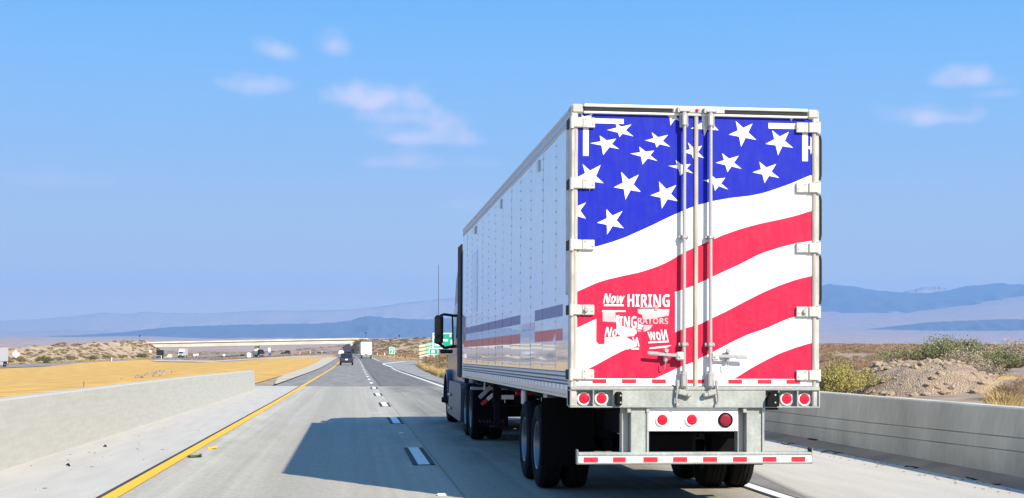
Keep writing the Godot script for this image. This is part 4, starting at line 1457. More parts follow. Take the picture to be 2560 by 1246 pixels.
# ------------------------------------------------------------------ the tractor that pulls it (own axes: z = 0 at its tail, 26.1 m ahead)
func make_tractor() -> void:
	var o := thing("truck_tractor", "dark blue sleeper cab lorry pulling the flag trailer, mostly hidden by it", "truck", Vector3(3.48, 0, -26.1))
	var b := MB.new()
	b.span(-0.52, -0.36, 0.68, 0.98, 0, -8.6)
	b.span(0.36, 0.52, 0.68, 0.98, 0, -8.6)
	b.span(-0.5, 0.5, 0.98, 1.06, -1.0, -2.4, 0.02)
	for z in [-0.85, -2.15]:
		b.cyl(Vector3(-1.0, 0.52, z), Vector3(1.0, 0.52, z), 0.1, 0.1, 12)
		b.lathe(Vector3(0, 0.52, z), Vector3(0, 0, 1), [Vector2(-0.2, 0.0), Vector2(-0.18, 0.2), Vector2(0.1, 0.24), Vector2(0.25, 0.1), Vector2(0.26, 0)], 14)
	b.cyl(Vector3(-1.0, 0.5, -8.0), Vector3(1.0, 0.5, -8.0), 0.08, 0.08, 10)
	obj("chassis", b, M.under, o)
	for z in [-0.85, -2.15]:
		for s in [-1.0, 1.0]:
			wheel(o, Vector3(s * 1.135, 0.51, z), 0.51, 0.27, s, M.alu)
			wheel(o, Vector3(s * 0.82, 0.51, z), 0.51, 0.27, -s, M.alu)
	for s in [-1.0, 1.0]:
		wheel(o, Vector3(s * 1.08, 0.51, -8.0), 0.51, 0.3, s, M.alu)
	# mud flaps behind the drive wheels
	for s in [-1.0, 1.0]:
		b = MB.new()
		b.span(s * 0.62, s * 1.27, 0.26, 0.92, -0.18, -0.195)
		var f := obj("mud_flap", b, M.flap, o)
		if s < 0:
			letters("VOLVO", serif, -1.18, 0.335, -0.70, 0.395, -0.179, M.leg, f)
		b = MB.new()
		b.box(Vector3(s * 0.97, 0.97, -0.17), Vector3(0.7, 0.06, 0.05), 0.01)
		obj("flap_bracket", b, M.steel, f)
	b = MB.new()
	b.box(Vector3(-1.05, 0.90, -0.16), Vector3(0.30, 0.075, 0.02), 0.008, Basis(Vector3(0, 0, 1), 0.78))
	obj("quarter_fender_plate", b, M.tank, o)
	b = MB.new()
	b.box(Vector3(-1.065, 0.72, -0.15), Vector3(0.145, 0.065, 0.01), 0.003, Basis(Vector3(0, 0, 1), 0.72))
	obj("red_tape", b, M.red, o)
	b = MB.new()
	b.box(Vector3(-0.955, 0.816, -0.15), Vector3(0.145, 0.065, 0.01), 0.003, Basis(Vector3(0, 0, 1), 0.72))
	obj("white_tape", b, M.white, o)
	# cab: sleeper, roof cap, bonnet
	b = MB.new()
	b.prism(PackedVector2Array([Vector2(3.75, 1.0), Vector2(8.9, 1.0), Vector2(9.1, 1.35), Vector2(8.8, 1.62), Vector2(7.35, 1.85), Vector2(6.75, 2.75), Vector2(6.35, 3.25), Vector2(5.2, 3.75), Vector2(3.75, 3.86)]), Vector3(-1.15, 0, 0), Vector3(0, 0, -1), Vector3.UP, Vector3.RIGHT, 2.3)
	obj("cab_body", b, M.cab_blue, o)
	b = MB.new()
	b.prism(PackedVector2Array([Vector2(5.5, 1.95), Vector2(7.05, 1.95), Vector2(6.6, 2.7), Vector2(5.5, 2.75)]), Vector3(-1.16, 0, 0), Vector3(0, 0, -1), Vector3.UP, Vector3.RIGHT, 2.32)
	obj("side_window", b, M.glass, o)
	b = MB.new()
	b.box(Vector3(0, 2.3, -7.05), Vector3(2.1, 0.02, 1.0), 0.0, Basis(Vector3(1, 0, 0), 0.95))
	obj("windscreen", b, M.glass, o)
	for s in [-1.0, 1.0]:
		# side extenders beside the gap
		b = MB.new()
		b.span(s * 1.255, s * 1.295, 1.12, 3.84, -3.05, -3.9, 0.015)
		obj("side_extender", b, M.black, o)
		b = MB.new()
		b.span(s * 1.20, s * 1.26, 1.08, 2.0, -2.98, -3.06, 0.01)
		obj("extender_trim", b, M.tank, o)
		# tank fairing with steps
		b = MB.new()
		b.prism(PackedVector2Array([Vector2(3.1, 0.30), Vector2(3.0, 0.9), Vector2(3.15, 1.0), Vector2(6.6, 1.0), Vector2(6.8, 0.25), Vector2(3.2, 0.22)]), Vector3(s * 1.28 if s < 0 else 0.8, 0, 0), Vector3(0, 0, -1), Vector3.UP, Vector3.RIGHT, 0.48)
		obj("tank_fairing", b, M.fairing, o)
		b = MB.new()
		for y in [0.38, 0.68]:
			b.span(s * 1.24, s * 1.33, y, y + 0.05, -5.6, -6.3, 0.01)
		obj("step", b, M.alu, o)
		# fender with its arch
		b = MB.new()
		var pts := []
		for i in 13:
			var a := PI * (0.02 + 0.96 * i / 12.0)
			pts.append(Vector3(0, 0.5 + sin(a) * 0.74, -8.0 + cos(a) * 0.80))
		for i in 12:
			var w := Vector3(s * 0.62, 0, 0)
			var e := Vector3(s * 1.27, 0, 0)
			b.face([pts[i] + w, pts[i] + e, pts[i + 1] + e, pts[i + 1] + w], Vector3(0, pts[i].y - 0.5, pts[i].z + 8.0))
			b.face([pts[i] + e, pts[i + 1] + e, pts[i + 1] * Vector3(1, 0.92, 1) + e, pts[i] * Vector3(1, 0.92, 1) + e], Vector3(s, 0, 0))
		obj("fender", b, M.cab_blue, o)
		b = MB.new()
		b.cyl(Vector3(s * 1.2, 0.52, -8.0), Vector3(s * 1.36, 0.52, -8.0), 0.1, 0.06, 10)
		b.cyl(Vector3(s * 1.2, 0.70, -7.95), Vector3(s * 1.32, 0.70, -7.95), 0.03, 0.03, 8)
		obj("hub_cap", b, M.black, o)
		# mirror on its bracket
		b = MB.new()
		b.box(Vector3(s * 1.53, 2.15, -6.4), Vector3(0.2, 0.66, 0.12), 0.045)
		var mi := obj("mirror", b, M.mirror_black, o)
		b = MB.new()
		b.span(s * 1.455, s * 1.605, 2.03, 2.42, -6.338, -6.336)
		b.span(s * 1.455, s * 1.605, 1.86, 1.99, -6.338, -6.336)
		obj("mirror_glass", b, M.glass, mi)
		b = MB.new()
		b.tube([Vector3(s * 1.15, 2.47, -6.5), Vector3(s * 1.42, 2.50, -6.42), Vector3(s * 1.5, 2.46, -6.4)], 0.03, 8)
		b.tube([Vector3(s * 1.15, 1.78, -6.5), Vector3(s * 1.40, 1.74, -6.42), Vector3(s * 1.52, 1.84, -6.4)], 0.035, 8)
		b.tube([Vector3(s * 1.2, 1.78, -6.5), Vector3(s * 1.22, 2.47, -6.5)], 0.022, 6)
		b.box(Vector3(s * 1.36, 1.66, -6.42), Vector3(0.3, 0.09, 0.12), 0.03)
		obj("mirror_arm", b, M.mirror_black, mi)
		b = MB.new()
		b.tube([Vector3(s * 1.545, 2.46, -6.4), Vector3(s * 1.545, 3.62, -6.42)], 0.005, 5)
		obj("antenna", b, M.black, o)
	b = MB.new()
	b.span(-1.05, 1.05, 0.85, 1.5, -8.95, -9.1, 0.05)
	obj("grille", b, M.alu, o)
	b = MB.new()
	b.span(-1.2, 1.2, 0.3, 0.8, -8.75, -9.25, 0.08)
	obj("bumper", b, M.cab_blue, o)
	for s in [-1.0, 1.0]:
		b = MB.new()
		b.span(s * 0.82, s * 1.16, 0.95, 1.25, -8.85, -9.06, 0.05)
		obj("headlight", b, M.white, o)
	b = MB.new()
	b.cyl(Vector3(-0.98, 1.0, -3.6), Vector3(-0.98, 3.7, -3.6), 0.09, 0.09, 12)
	obj("exhaust_stack", b, M.alu, o)

# ------------------------------------------------------------------ plants
# foliage and stems of one shrub, as meshes; leaves sit along bent stems
func shrub_meshes(seed_: int, r: float, h: float, stems: int, leaves: int, leaf: float, thick: float, upright := 0.5, leafy_from := 0.35) -> Array:
	var g := RandomNumberGenerator.new()
	g.seed = seed_
	var f := MB.new()
	f.colored = true
	var s := MB.new()
	s.colored = true
	s.col = Color(1, 1, 1)
	for i in stems:
		var a := g.randf() * TAU
		var lean := pow(g.randf(), 0.6)
		var tip := Vector3(cos(a) * r * lean, h * (g.randf_range(0.6, 1.0) * (1.0 - (1.0 - upright) * lean * lean)), sin(a) * r * lean)
		var bow := Vector3(g.randf_range(-0.15, 0.15) * r, h * 0.12, g.randf_range(-0.15, 0.15) * r)
		var p0 := Vector3(cos(a) * r * 0.06, -0.05, sin(a) * r * 0.06)
		var pts := []
		for k in 5:
			var t := k / 4.0
			pts.append(p0.lerp(tip, t) + bow * sin(t * PI))
		if thick > 0.0:
			for k in 4:
				s.cyl(pts[k], pts[k + 1], thick * (1.0 - k * 0.2), thick * (0.8 - k * 0.2), 3, false)
			for k in 3:
				var t := g.randf_range(0.4, 0.95)
				var q: Vector3 = p0.lerp(tip, t) + bow * sin(t * PI)
				s.cyl(q, q + Vector3(g.randf_range(-1, 1), g.randf_range(0.1, 1), g.randf_range(-1, 1)) * r * 0.28, thick * 0.5, 0.0, 3, false)
		var tone := g.randf_range(0.7, 1.15)
		for k in int(float(leaves) / stems):
			var t := lerpf(leafy_from, 1.05, sqrt(g.randf()))
			var q: Vector3 = p0.lerp(tip, t) + bow * sin(minf(t, 1.0) * PI) + Vector3(g.randfn(), g.randfn() * 0.8, g.randfn()) * r * 0.085
			q.y = maxf(q.y, 0.02)
			var d := Vector3(g.randfn(), g.randfn() + 0.5, g.randfn()).normalized()
			var e := d.cross(Vector3(g.randfn(), g.randfn(), g.randfn())).normalized()
			var l := leaf * g.randf_range(0.6, 1.3)
			var v := tone * g.randf_range(0.75, 1.2)
			f.col = Color(v * g.randf_range(0.92, 1.1), v, v * g.randf_range(0.85, 1.1))
			f.face([q, q + d * l * 0.5 + e * l * 0.3, q + d * l, q + d * l * 0.5 - e * l * 0.3], d.cross(e))
	return [f.mesh(), s.mesh() if thick > 0.0 else null]

func grass_mesh(seed_: int, r: float, h: float, blades: int, w: float) -> ArrayMesh:
	var g := RandomNumberGenerator.new()
	g.seed = seed_
	var f := MB.new()
	f.colored = true
	for i in blades:
		var a := g.randf() * TAU
		var p := Vector3(cos(a), 0, sin(a)) * r * sqrt(g.randf()) * 0.6
		var d := Vector3(cos(a) * g.randf_range(0.0, 0.8) + g.randfn() * 0.15, 1.0, sin(a) * g.randf_range(0.0, 0.8) + g.randfn() * 0.15) * h * g.randf_range(0.5, 1.0)
		var e := Vector3(-sin(a), 0, cos(a)) * w
		var v := g.randf_range(0.65, 1.2)
		f.col = Color(v, v * g.randf_range(0.92, 1.02), v * g.randf_range(0.8, 1.0))
		var mid := p + d * 0.55
		f.face([p - e, p + e, mid + e * 0.7, mid - e * 0.7], Vector3(cos(a), 0.3, sin(a)))
		f.face([mid - e * 0.7, mid + e * 0.7, p + d + Vector3(d.x, -0.1 * h, d.z) * 0.15], Vector3(cos(a), 0.3, sin(a)))
	return f.mesh()

var PLANT := {}

func make_plant_kinds() -> void:
	# unit shrubs, about 1 m in radius and height
	PLANT.dense = [shrub_meshes(101, 1.0, 1.0, 60, 3800, 0.085, 0.012), shrub_meshes(102, 1.0, 1.0, 55, 3800, 0.085, 0.012)]
	PLANT.fine = [shrub_meshes(113, 1.0, 1.0, 90, 7500, 0.05, 0.011), shrub_meshes(114, 1.0, 1.0, 90, 7500, 0.05, 0.011, 0.65)]
	PLANT.loose = [shrub_meshes(103, 1.0, 1.0, 46, 1500, 0.07, 0.011, 0.7), shrub_meshes(104, 1.0, 1.0, 50, 1500, 0.07, 0.011, 0.6)]
	PLANT.twiggy = [shrub_meshes(105, 1.0, 1.0, 110, 2600, 0.045, 0.012, 0.6), shrub_meshes(106, 1.0, 1.0, 110, 2600, 0.045, 0.012, 0.5)]
	PLANT.far = [shrub_meshes(107, 1.0, 1.0, 22, 420, 0.17, 0.0), shrub_meshes(108, 1.0, 1.0, 18, 420, 0.17, 0.0, 0.7)]
	PLANT.mid = [shrub_meshes(111, 1.0, 1.0, 44, 1300, 0.075, 0.0), shrub_meshes(112, 1.0, 1.0, 40, 1300, 0.075, 0.0, 0.7)]
	PLANT.grass = [grass_mesh(109, 1.0, 1.0, 420, 0.012), grass_mesh(110, 1.0, 1.0, 420, 0.012)]

func plant(called: String, kind: String, leaf_mat: Material, label: String, category: String, group: String, x: float, zf: float, r: float, h: float, y := -999.0) -> Node3D:
	var o := thing(called, label, category, Vector3(x, (ground_y(x, zf) if y < -900.0 else y) - 0.03, -zf), rng.randf() * TAU, group)
	var set_: Array = PLANT[kind]
	var q = set_[rng.randi() % set_.size()]
	if kind == "grass":
		hang("blades", q, leaf_mat, o).scale = Vector3(r, h, r)
	else:
		hang("foliage", q[0], leaf_mat, o).scale = Vector3(r, h, r)
		if q[1]:
			hang("stems", q[1], M.twig, o).scale = Vector3(r, h, r)
	return o

func spot(x: float, y: float, zf: float, r: float, h: float) -> Transform3D:
	return Transform3D(Basis(Vector3.UP, rng.randf() * TAU).scaled(Vector3(r, h, r)), Vector3(x, y, -zf))

func make_desert_right() -> void:
	rng.seed = 71
	# mound of stony earth beside the parapet
	var fn := FastNoiseLite.new()
	fn.seed = 6
	fn.frequency = 0.9
	fn.fractal_octaves = 4
	var top := func(x: float, z: float) -> float:
		var base := ground_y(x, z) - 0.25
		var d := Vector2((x - 13.1) / 2.35, (z - 32.4) / 3.6).length()
		return base + 0.86 * smoothstep(1.08, 0.32, d) + 0.10 * fn.get_noise_2d(x, z) + 0.04 * fn.get_noise_2d(x * 3.0, z * 3.0)
	var b := MB.new()
	var rows := []
	for i in 61:
		var r := PackedVector3Array()
		for j in 61:
			var x := 10.0 + 7.0 * j / 60.0
			var z := 28.4 + 7.6 * i / 60.0
			r.append(Vector3(x, top.call(x, z), -z))
		rows.append(r)
	b.sheet(rows, Vector3.UP)
	var mound := struct("earth_mound", b, M.mound)
	var stones := []
	for k in 4:
		var s := MB.new()
		var pr := RandomNumberGenerator.new()
		pr.seed = 300 + k
		var rings := []
		for i in 5:
			var line := PackedVector3Array()
			for j in 8:
				var a := TAU * (j % 7) / 7.0
				var el := -PI / 2 + PI * i / 4.0
				var q := Vector3(cos(el) * cos(a), sin(el) * 0.7, cos(el) * sin(a))
				line.append(q)
			rings.append(line)
		var bumps := []
		for i in 5:
			for j in 8:
				var q: Vector3 = rings[i][j]
				rings[i][j] = q * (0.8 + 0.35 * fn.get_noise_3d(q.x * 1.3 + k * 9.0, q.y * 1.3, q.z * 1.3) + 0.12 * sin(j * 2.1 + i * 1.7 + k) * cos(q.y * 2.0) * (1.0 if j != 0 and j != 7 else 0.0))
		for i in 4:
			for j in 7:
				var out: Vector3 = rings[i][j] + rings[i + 1][j + 1]
				s.face([rings[i][j], rings[i + 1][j], rings[i + 1][j + 1]], out)
				s.face([rings[i][j], rings[i + 1][j + 1], rings[i][j + 1]], out)
		stones.append(s.mesh())
	for i in 290:
		var a := rng.randf() * TAU
		var k := sqrt(rng.randf())
		var x := 13.1 + cos(a) * k * 2.1
		var z := 32.0 + sin(a) * k * 3.0
		var s := pow(rng.randf(), 2.4) * 0.12 + 0.03
		var o := hang("rock", stones[i % 4], M.rock, mound, Vector3(x, top.call(x, z) + s * 0.1, -z))
		o.rotation = Vector3(rng.randf_range(-0.5, 0.5), rng.randf() * TAU, rng.randf_range(-0.5, 0.5))
		o.scale = Vector3(s * rng.randf_range(0.8, 1.5), s * rng.randf_range(0.6, 1.0), s)
	# loose stones on the median
	for i in 34:
		var k := rng.randf()
		var x := lerpf(-14.0, -20.5, k) + rng.randf_range(-1.0, 1.0)
		var z := lerpf(99.0, 168.0, k) + rng.randf_range(-3, 3)
		var s := rng.randf_range(0.08, 0.27) * lerpf(1.2, 0.8, k)
		var o := hang("dirt_clod", stones[i % 4], M.mound, null, Vector3(x, ground_y(x, z) + s * 0.25, -z))
		o.rotation.y = rng.randf() * TAU
		o.scale = Vector3(s * 1.4, s, s)
		tag(o, "pale earth clod in the trail of rubble on the orange median dirt", "clod", "earth clods on the median")
	# bushes one can tell apart
	plant("rabbit_brush", "fine", M.yellow_green, "yellow green bush touching the trailer edge, behind the right parapet", "bush", "bushes behind the right parapet", 10.15, 29.5, 0.62, 0.80)
	plant("rabbit_brush", "fine", M.yellow_green, "tallest yellow green bush between the trailer and the stony mound", "bush", "bushes behind the right parapet", 10.75, 31.0, 0.6, 0.86)
	plant("rabbit_brush", "loose", M.yellow_green, "thin yellow bush at the left foot of the stony mound", "bush", "bushes behind the right parapet", 11.55, 31.5, 0.6, 0.66)
	plant("grass_tuft", "grass", M.bright_grass, "bright green grass tuft just behind the parapet next to the trailer", "grass tuft", "grass behind the right parapet", 8.75, 24.0, 0.5, 0.22)
	plant("grass_tuft", "grass", M.bright_grass, "second bright green grass tuft, on the mound side of the first", "grass tuft", "grass behind the right parapet", 9.2, 24.4, 0.45, 0.2)
	plant("green_shrub", "fine", M.creosote, "large dark green bush rising behind the stony mound", "bush", "", 25.9, 60, 1.7, 1.5)
	plant("green_shrub", "fine", M.creosote, "lower green bush at the right of the large green bush", "bush", "", 27.2, 58, 1.3, 1.0)
	plant("green_shrub", "loose", M.creosote, "small green bush at the left of the large green bush", "bush", "", 24.0, 61, 1.1, 1.1)
	plant("grey_shrub", "twiggy", M.grey_brush, "pale grey leafless bush in front of the large green bush", "bush", "", 19.6, 44.5, 0.95, 1.05)
	plant("grey_shrub", "twiggy", M.grey_brush, "grey brown twiggy bush on the right slope of the mound", "bush", "", 17.3, 38, 0.8, 0.62)
	plant("grey_shrub", "twiggy", M.grey_brush, "grey bush at the far right edge beyond the sandy patch", "bush", "", 34.0, 71, 1.9, 1.5)
	plant("brown_shrub", "loose", M.brown_brush, "brown bush left of the grey leafless bush, behind the mound crest", "bush", "", 18.4, 47, 1.0, 0.72)
	plant("brown_shrub", "twiggy", M.brown_brush, "low brown bush in front of the mound, against the parapet top", "bush", "", 12.6, 26.5, 0.42, 0.42)
	plant("brown_shrub", "twiggy", M.brown_brush, "low brown bush at the right foot of the stony mound", "bush", "", 14.0, 28.5, 0.42, 0.45)
	for q in [[10.3, 22.0, 0.5, 0.32, "dry yellow grass clump at the right edge, closest to the parapet"], [11.6, 24.6, 0.5, 0.36, "dry yellow grass clump between parapet and sandy patch"], [12.8, 27.0, 0.5, 0.36, "dry yellow grass clump at the right foot of the mound"], [9.6, 20.5, 0.4, 0.42, "dry yellow grass clump at the lower right corner above the parapet"], [21.5, 52.0, 0.8, 0.6, "yellow grass clump beyond the sandy patch"]]:
		plant("dry_grass_clump", "grass", M.dry_grass, q[4], "grass clump", "dry grass behind the right parapet", q[0], q[1], q[2], q[3])
	# sandy wash
	b = MB.new()
	rows = []
	for i in 21:
		var r := PackedVector3Array()
		for j in 21:
			var x := 17.5 + 11.0 * j / 20.0
			var z := 36.0 + 14.0 * i / 20.0
			r.append(Vector3(x, ground_y(x, z) + 0.04 - 0.3 * pow(absf(i - 10) / 10.0, 4.0) - 0.3 * pow(absf(j - 10) / 10.0, 4.0), -z))
		rows.append(r)
	b.sheet(rows, Vector3.UP)
	struct("sandy_wash", b, M.orange)
	# scrub too far and too thick to count
	for q in [[M.brown_brush, 2400, 0.5], [M.olive, 300, 0.5], [M.grey_brush, 600, 0.40], [M.dry_grass, 260, 0.32]]:
		var pl_ := [[], []]
		while pl_[0].size() + pl_[1].size() < q[1]:
			var zf := 44.0 * pow(26.0, rng.randf())
			var x := zf * rng.randf_range(0.24, 0.60)
			if zf < 70.0 and x < 36.0:
				continue
			if hills.get_noise_2d(x * 5.0, zf * 1.5) < rng.randf_range(-0.25, 0.1):
				continue
			var s: float = q[2] * rng.randf_range(0.5, 1.4) * (1.0 + zf / 1200.0)
			pl_[0 if zf < 150.0 else 1].append(spot(x, ground_y(x, zf) - 0.05, zf, s * 1.2, s * 0.85))
		scatter("desert_scrub", PLANT.mid[0][0], q[0], pl_[0])
		scatter("desert_scrub", PLANT.far[0][0], q[0], pl_[1])

func make_banks() -> void:
	rng.seed = 72
	var lt := [[-82.0, -1.5, 200], [-82.0, -1.5, 300], [-82.0, -1.35, 373], [-82.5, -0.9, 500], [-83.0, -0.3, 620], [-83.5, 0.1, 684]]
	var lc := [[-108.0, -1.4, 230], [-101.0, -0.6, 310], [-99.5, 2.0, 390], [-98.0, 4.6, 500], [-97.0, 6.6, 610], [-95.5, 7.7, 688]]
	var left := bank("left_embankment", lt, lc, M.embank, 51, 0.9, Vector3(-30, -7, 0))
	var rt := [[0.6, 2.6, 676], [3.4, 2.0, 590], [6.4, 1.5, 500], [9.4, 1.1, 420], [16.0, 1.6, 330], [30, 2.4, 290], [62, 3.6, 270]]
	var rc := [[1.5, 8.7, 684], [7.0, 8.2, 655], [14.0, 8.3, 628], [26, 8.3, 596], [40, 8.6, 566], [60, 8.8, 545], [84, 9.0, 530]]
	var right := bank("right_embankment", rt, rc, M.embank, 52, 0.9, Vector3(10, -4, -40))
	for side in [[left, 620], [right, 620]]:
		var r: Array = side[0]
		for k in [[M.brown_brush, 0.7], [M.dark_olive, 0.6], [M.dry_grass, 0.1]]:
			var pl_ := []
			for n in int(side[1] * k[1]):
				var i := rng.randf_range(1.0, 17.5)
				var j := rng.randf_range(0.0, 89.0)
				var a: Vector3 = r[int(i)][int(j)]
				var c: Vector3 = r[int(i) + 1][int(j) + 1]
				var p := a.lerp(c, rng.randf())
				var s := rng.randf_range(0.3, 0.95)
				pl_.append(Transform3D(Basis(Vector3.UP, rng.randf() * TAU).scaled(Vector3(s * 1.4, s * 0.8, s * 1.4)), p - Vector3(0, 0.1, 0)))
			scatter("bank_scrub", PLANT.far[1][0], k[0], pl_)
	# bushes along the foot of the left bank, counted from the diamond sign
	var ord := ["first", "second", "third", "fourth", "fifth", "sixth", "seventh", "eighth", "ninth", "tenth"]
	var at := [[344, 1.1, 1.5], [366, 1.4, 1.9], [385, 1.3, 1.6], [406, 1.6, 2.0], [430, 1.3, 1.5], [452, 1.7, 1.8], [480, 1.5, 1.5], [512, 1.7, 1.9], [548, 1.4, 1.6], [590, 1.9, 2.0]]
	for i in 10:
		plant("roadside_bush", "loose" if i % 3 else "dense", M.dark_olive, "olive roadside bush, %s from the diamond sign along the far left road" % ord[i], "bush", "bushes along the far left road", -83.6 - (i % 3) * 0.7, at[i][0], at[i][2] * 1.25, at[i][1] * 1.35, left_road_y(at[i][0]))
	var tufts := []
	for i in 110:
		var zf := rng.randf_range(300, 640)
		tufts.append(spot(-82.0 - rng.randf() * 1.6, left_road_y(zf) - 0.05, zf, rng.randf_range(0.5, 1.1), rng.randf_range(0.4, 0.9)))
	scatter("verge_grass", PLANT.far[0][0], M.dry_grass, tufts)
	# right verge beside the exit ramp
	var vg := [[8.6, 128, 1.3, 1.0], [9.6, 140, 1.5, 1.25], [8.9, 152, 1.2, 1.0], [10.4, 162, 1.6, 1.35], [9.7, 176, 1.4, 1.4], [11.5, 186, 1.8, 1.7], [10.4, 200, 1.4, 1.5], [12.6, 214, 1.6, 1.6], [13.6, 232, 1.8, 1.6], [11.6, 172, 1.6, 1.7], [8.2, 116, 1.0, 1.0], [12.9, 198, 1.6, 1.5]]
	var words := ["closest to the lorry mirror", "beside the blue fender", "at the pavement edge", "behind the closest one", "under the mirror", "rearmost but two", "under the sign fence", "beside the pale ghost blocks", "nearest the gore", "in the thick of the row", "at the right end of the row", "below the green panel"]
	for i in vg.size():
		plant("verge_bush", "dense" if i % 2 else "loose", M.brown_brush if i % 3 else M.olive, "brown verge bush right of the exit ramp, %s" % words[i], "bush", "bushes on the right verge", vg[i][0], vg[i][1], vg[i][2] * 1.1, vg[i][3] * 0.95, road_y(vg[i][1]) + 0.05)
	tufts = []
	for i in 260:
		var zf := rng.randf_range(96, 250)
		var x := pl(zf, [96, 154, 195, 230, 250], [6.2, 7.6, 8.9, 12.0, 17.5]) + rng.randf() * 1.6
		tufts.append(spot(x, maxf(road_y(zf), ground_y(x, zf)) - 0.02, zf, rng.randf_range(0.3, 0.6), rng.randf_range(0.3, 0.7)))
	scatter("verge_grass", PLANT.grass[0], M.dry_grass, tufts)
	tufts = []
	for i in 120:
		var zf := rng.randf_range(262, 430)
		var x := pl(zf, [262, 330, 430], [11.0, 8.2, 6.4]) + rng.randf() * 8.0
		tufts.append(spot(x, maxf(road_y(zf), ground_y(x, zf)) - 0.05, zf, rng.randf_range(0.5, 1.0), rng.randf_range(0.4, 0.9)))
	scatter("verge_grass", PLANT.far[0][0], M.dry_grass, tufts)
	tufts = []
	for i in 160:
		var zf := rng.randf_range(300, 430)
		var x := pl(zf, [300, 430], [13.0, 8.0]) + rng.randf() * 9.0
		tufts.append(spot(x, maxf(road_y(zf), ground_y(x, zf)) - 0.05, zf, rng.randf_range(0.6, 1.3), rng.randf_range(0.6, 1.3)))
	scatter("bank_scrub", PLANT.far[1][0], M.brown_brush, tufts)
	# plain beyond the overpass
	for k in [[M.brown_brush, 480], [M.olive, 120]]:
		tufts = []
		for i in k[1]:
			var zf := rng.randf_range(700, 2400)
			var x := zf * rng.randf_range(-0.26, 0.02)
			var s := rng.randf_range(0.8, 2.2)
			tufts.append(spot(x, ground_y(x, zf) - 0.1, zf, s * 1.3, s * 0.8))
		scatter("desert_scrub", PLANT.far[0][0], k[0], tufts)
	tufts = []
	for i in 220:
		var zf := rng.randf_range(478, 676)
		var x := rng.randf_range(-66, -12)
		tufts.append(spot(x, ground_y(x, zf) - 0.05, zf, rng.randf_range(0.4, 1.0), rng.randf_range(0.3, 0.7)))
	scatter("desert_scrub", PLANT.far[1][0], M.brown_brush, tufts)

# ------------------------------------------------------------------ other traffic
func small_wheel(parent: Node3D, p: Vector3, r: float, w: float, side: float) -> void:
	wheel(parent, p, r, w, side, M.alu)

# a car seen mostly from behind; tail at z = 0, nose at -z; length l
func make_car(called: String, label: String, at: Vector3, turn: float, paint: Material, w: float, h: float, l: float, group := "") -> Node3D:
	var o := thing(called, label, "car", at, turn, group)
	var b := MB.new()
	var hw := w / 2
	b.prism(PackedVector2Array([Vector2(0.05, 0.32), Vector2(0.0, 0.55), Vector2(0.06, h * 0.56), Vector2(l * 0.62, h * 0.58), Vector2(l * 0.97, h * 0.50), Vector2(l, h * 0.32), Vector2(l * 0.98, 0.26)]), Vector3(-hw, 0, 0), Vector3(0, 0, -1), Vector3.UP, Vector3.RIGHT, w)
	obj("body", b, paint, o)
	# cabin narrows upwards
	b = MB.new()
	var lo := [Vector3(-hw + 0.03, h * 0.56, -0.08), Vector3(hw - 0.03, h * 0.56, -0.08), Vector3(hw - 0.03, h * 0.57, -l * 0.66), Vector3(-hw + 0.03, h * 0.57, -l * 0.66)]
	var hi := [Vector3(-hw + 0.2, h - 0.03, -0.42), Vector3(hw - 0.2, h - 0.03, -0.42), Vector3(hw - 0.22, h - 0.05, -l * 0.48), Vector3(-hw + 0.22, h - 0.05, -l * 0.48)]
	b.face([hi[0], hi[1], hi[2], hi[3]], Vector3.UP)
	for i in 4:
		var k := (i + 1) % 4
		b.face([lo[i], lo[k], hi[k], hi[i]], [Vector3(0, 0.3, 1), Vector3(1, 0.3, 0), Vector3(0, 0.3, -1), Vector3(-1, 0.3, 0)][i])
	b.span(-hw + 0.26, -hw + 0.32, h - 0.03, h + 0.02, -0.6, -l * 0.45)
	b.span(hw - 0.32, hw - 0.26, h - 0.03, h + 0.02, -0.6, -l * 0.45)
	obj("cabin", b, paint, o)
	b = MB.new()
	var out := Vector3(0, 0.008, 0.02)
	b.face([lo[0].lerp(lo[1], 0.07).lerp(hi[0], 0.08) + out, lo[0].lerp(lo[1], 0.93).lerp(hi[1], 0.08) + out, hi[1].lerp(hi[0], 0.05).lerp(lo[1], 0.14) + out, hi[0].lerp(hi[1], 0.05).lerp(lo[0], 0.14) + out], Vector3(0, 0.3, 1))
	obj("rear_window", b, M.glass, o)
	for s in [1, 3]:
		b = MB.new()
		var k: int = (s + 1) % 4
		var sd := Vector3(0.012 if s == 1 else -0.012, 0.004, 0)
		b.face([lo[s].lerp(lo[k], 0.06).lerp(hi[s], 0.1) + sd, lo[s].lerp(lo[k], 0.94).lerp(hi[k], 0.1) + sd, hi[k].lerp(hi[s], 0.06).lerp(lo[k], 0.16) + sd, hi[s].lerp(hi[k], 0.06).lerp(lo[s], 0.16) + sd], sd)
		obj("side_window", b, M.glass, o)
	for s in [-1.0, 1.0]:
		b = MB.new()
		b.box(Vector3(s * (hw - 0.14), h * 0.50, 0.02), Vector3(0.2, 0.2, 0.06), 0.03)
		obj("tail_lamp", b, M.lens_dark, o)
		b = MB.new()
		b.box(Vector3(s * (hw + 0.1), h * 0.60, -l * 0.6), Vector3(0.2, 0.14, 0.1), 0.03)
		obj("mirror", b, paint, o)
		for z in [-l * 0.2, -l * 0.8]:
			small_wheel(o, Vector3(s * (hw - 0.13), 0.35, z), 0.35, 0.24, s)
	b = MB.new()
	b.box(Vector3(0, 0.42, 0.05), Vector3(w - 0.1, 0.2, 0.12), 0.04)
	obj("bumper", b, M.black, o)
	b = MB.new()
	b.box(Vector3(0, h * 0.46, 0.045), Vector3(0.33, 0.17, 0.02), 0.004)
	obj("number_plate", b, M.white, o)
	return o

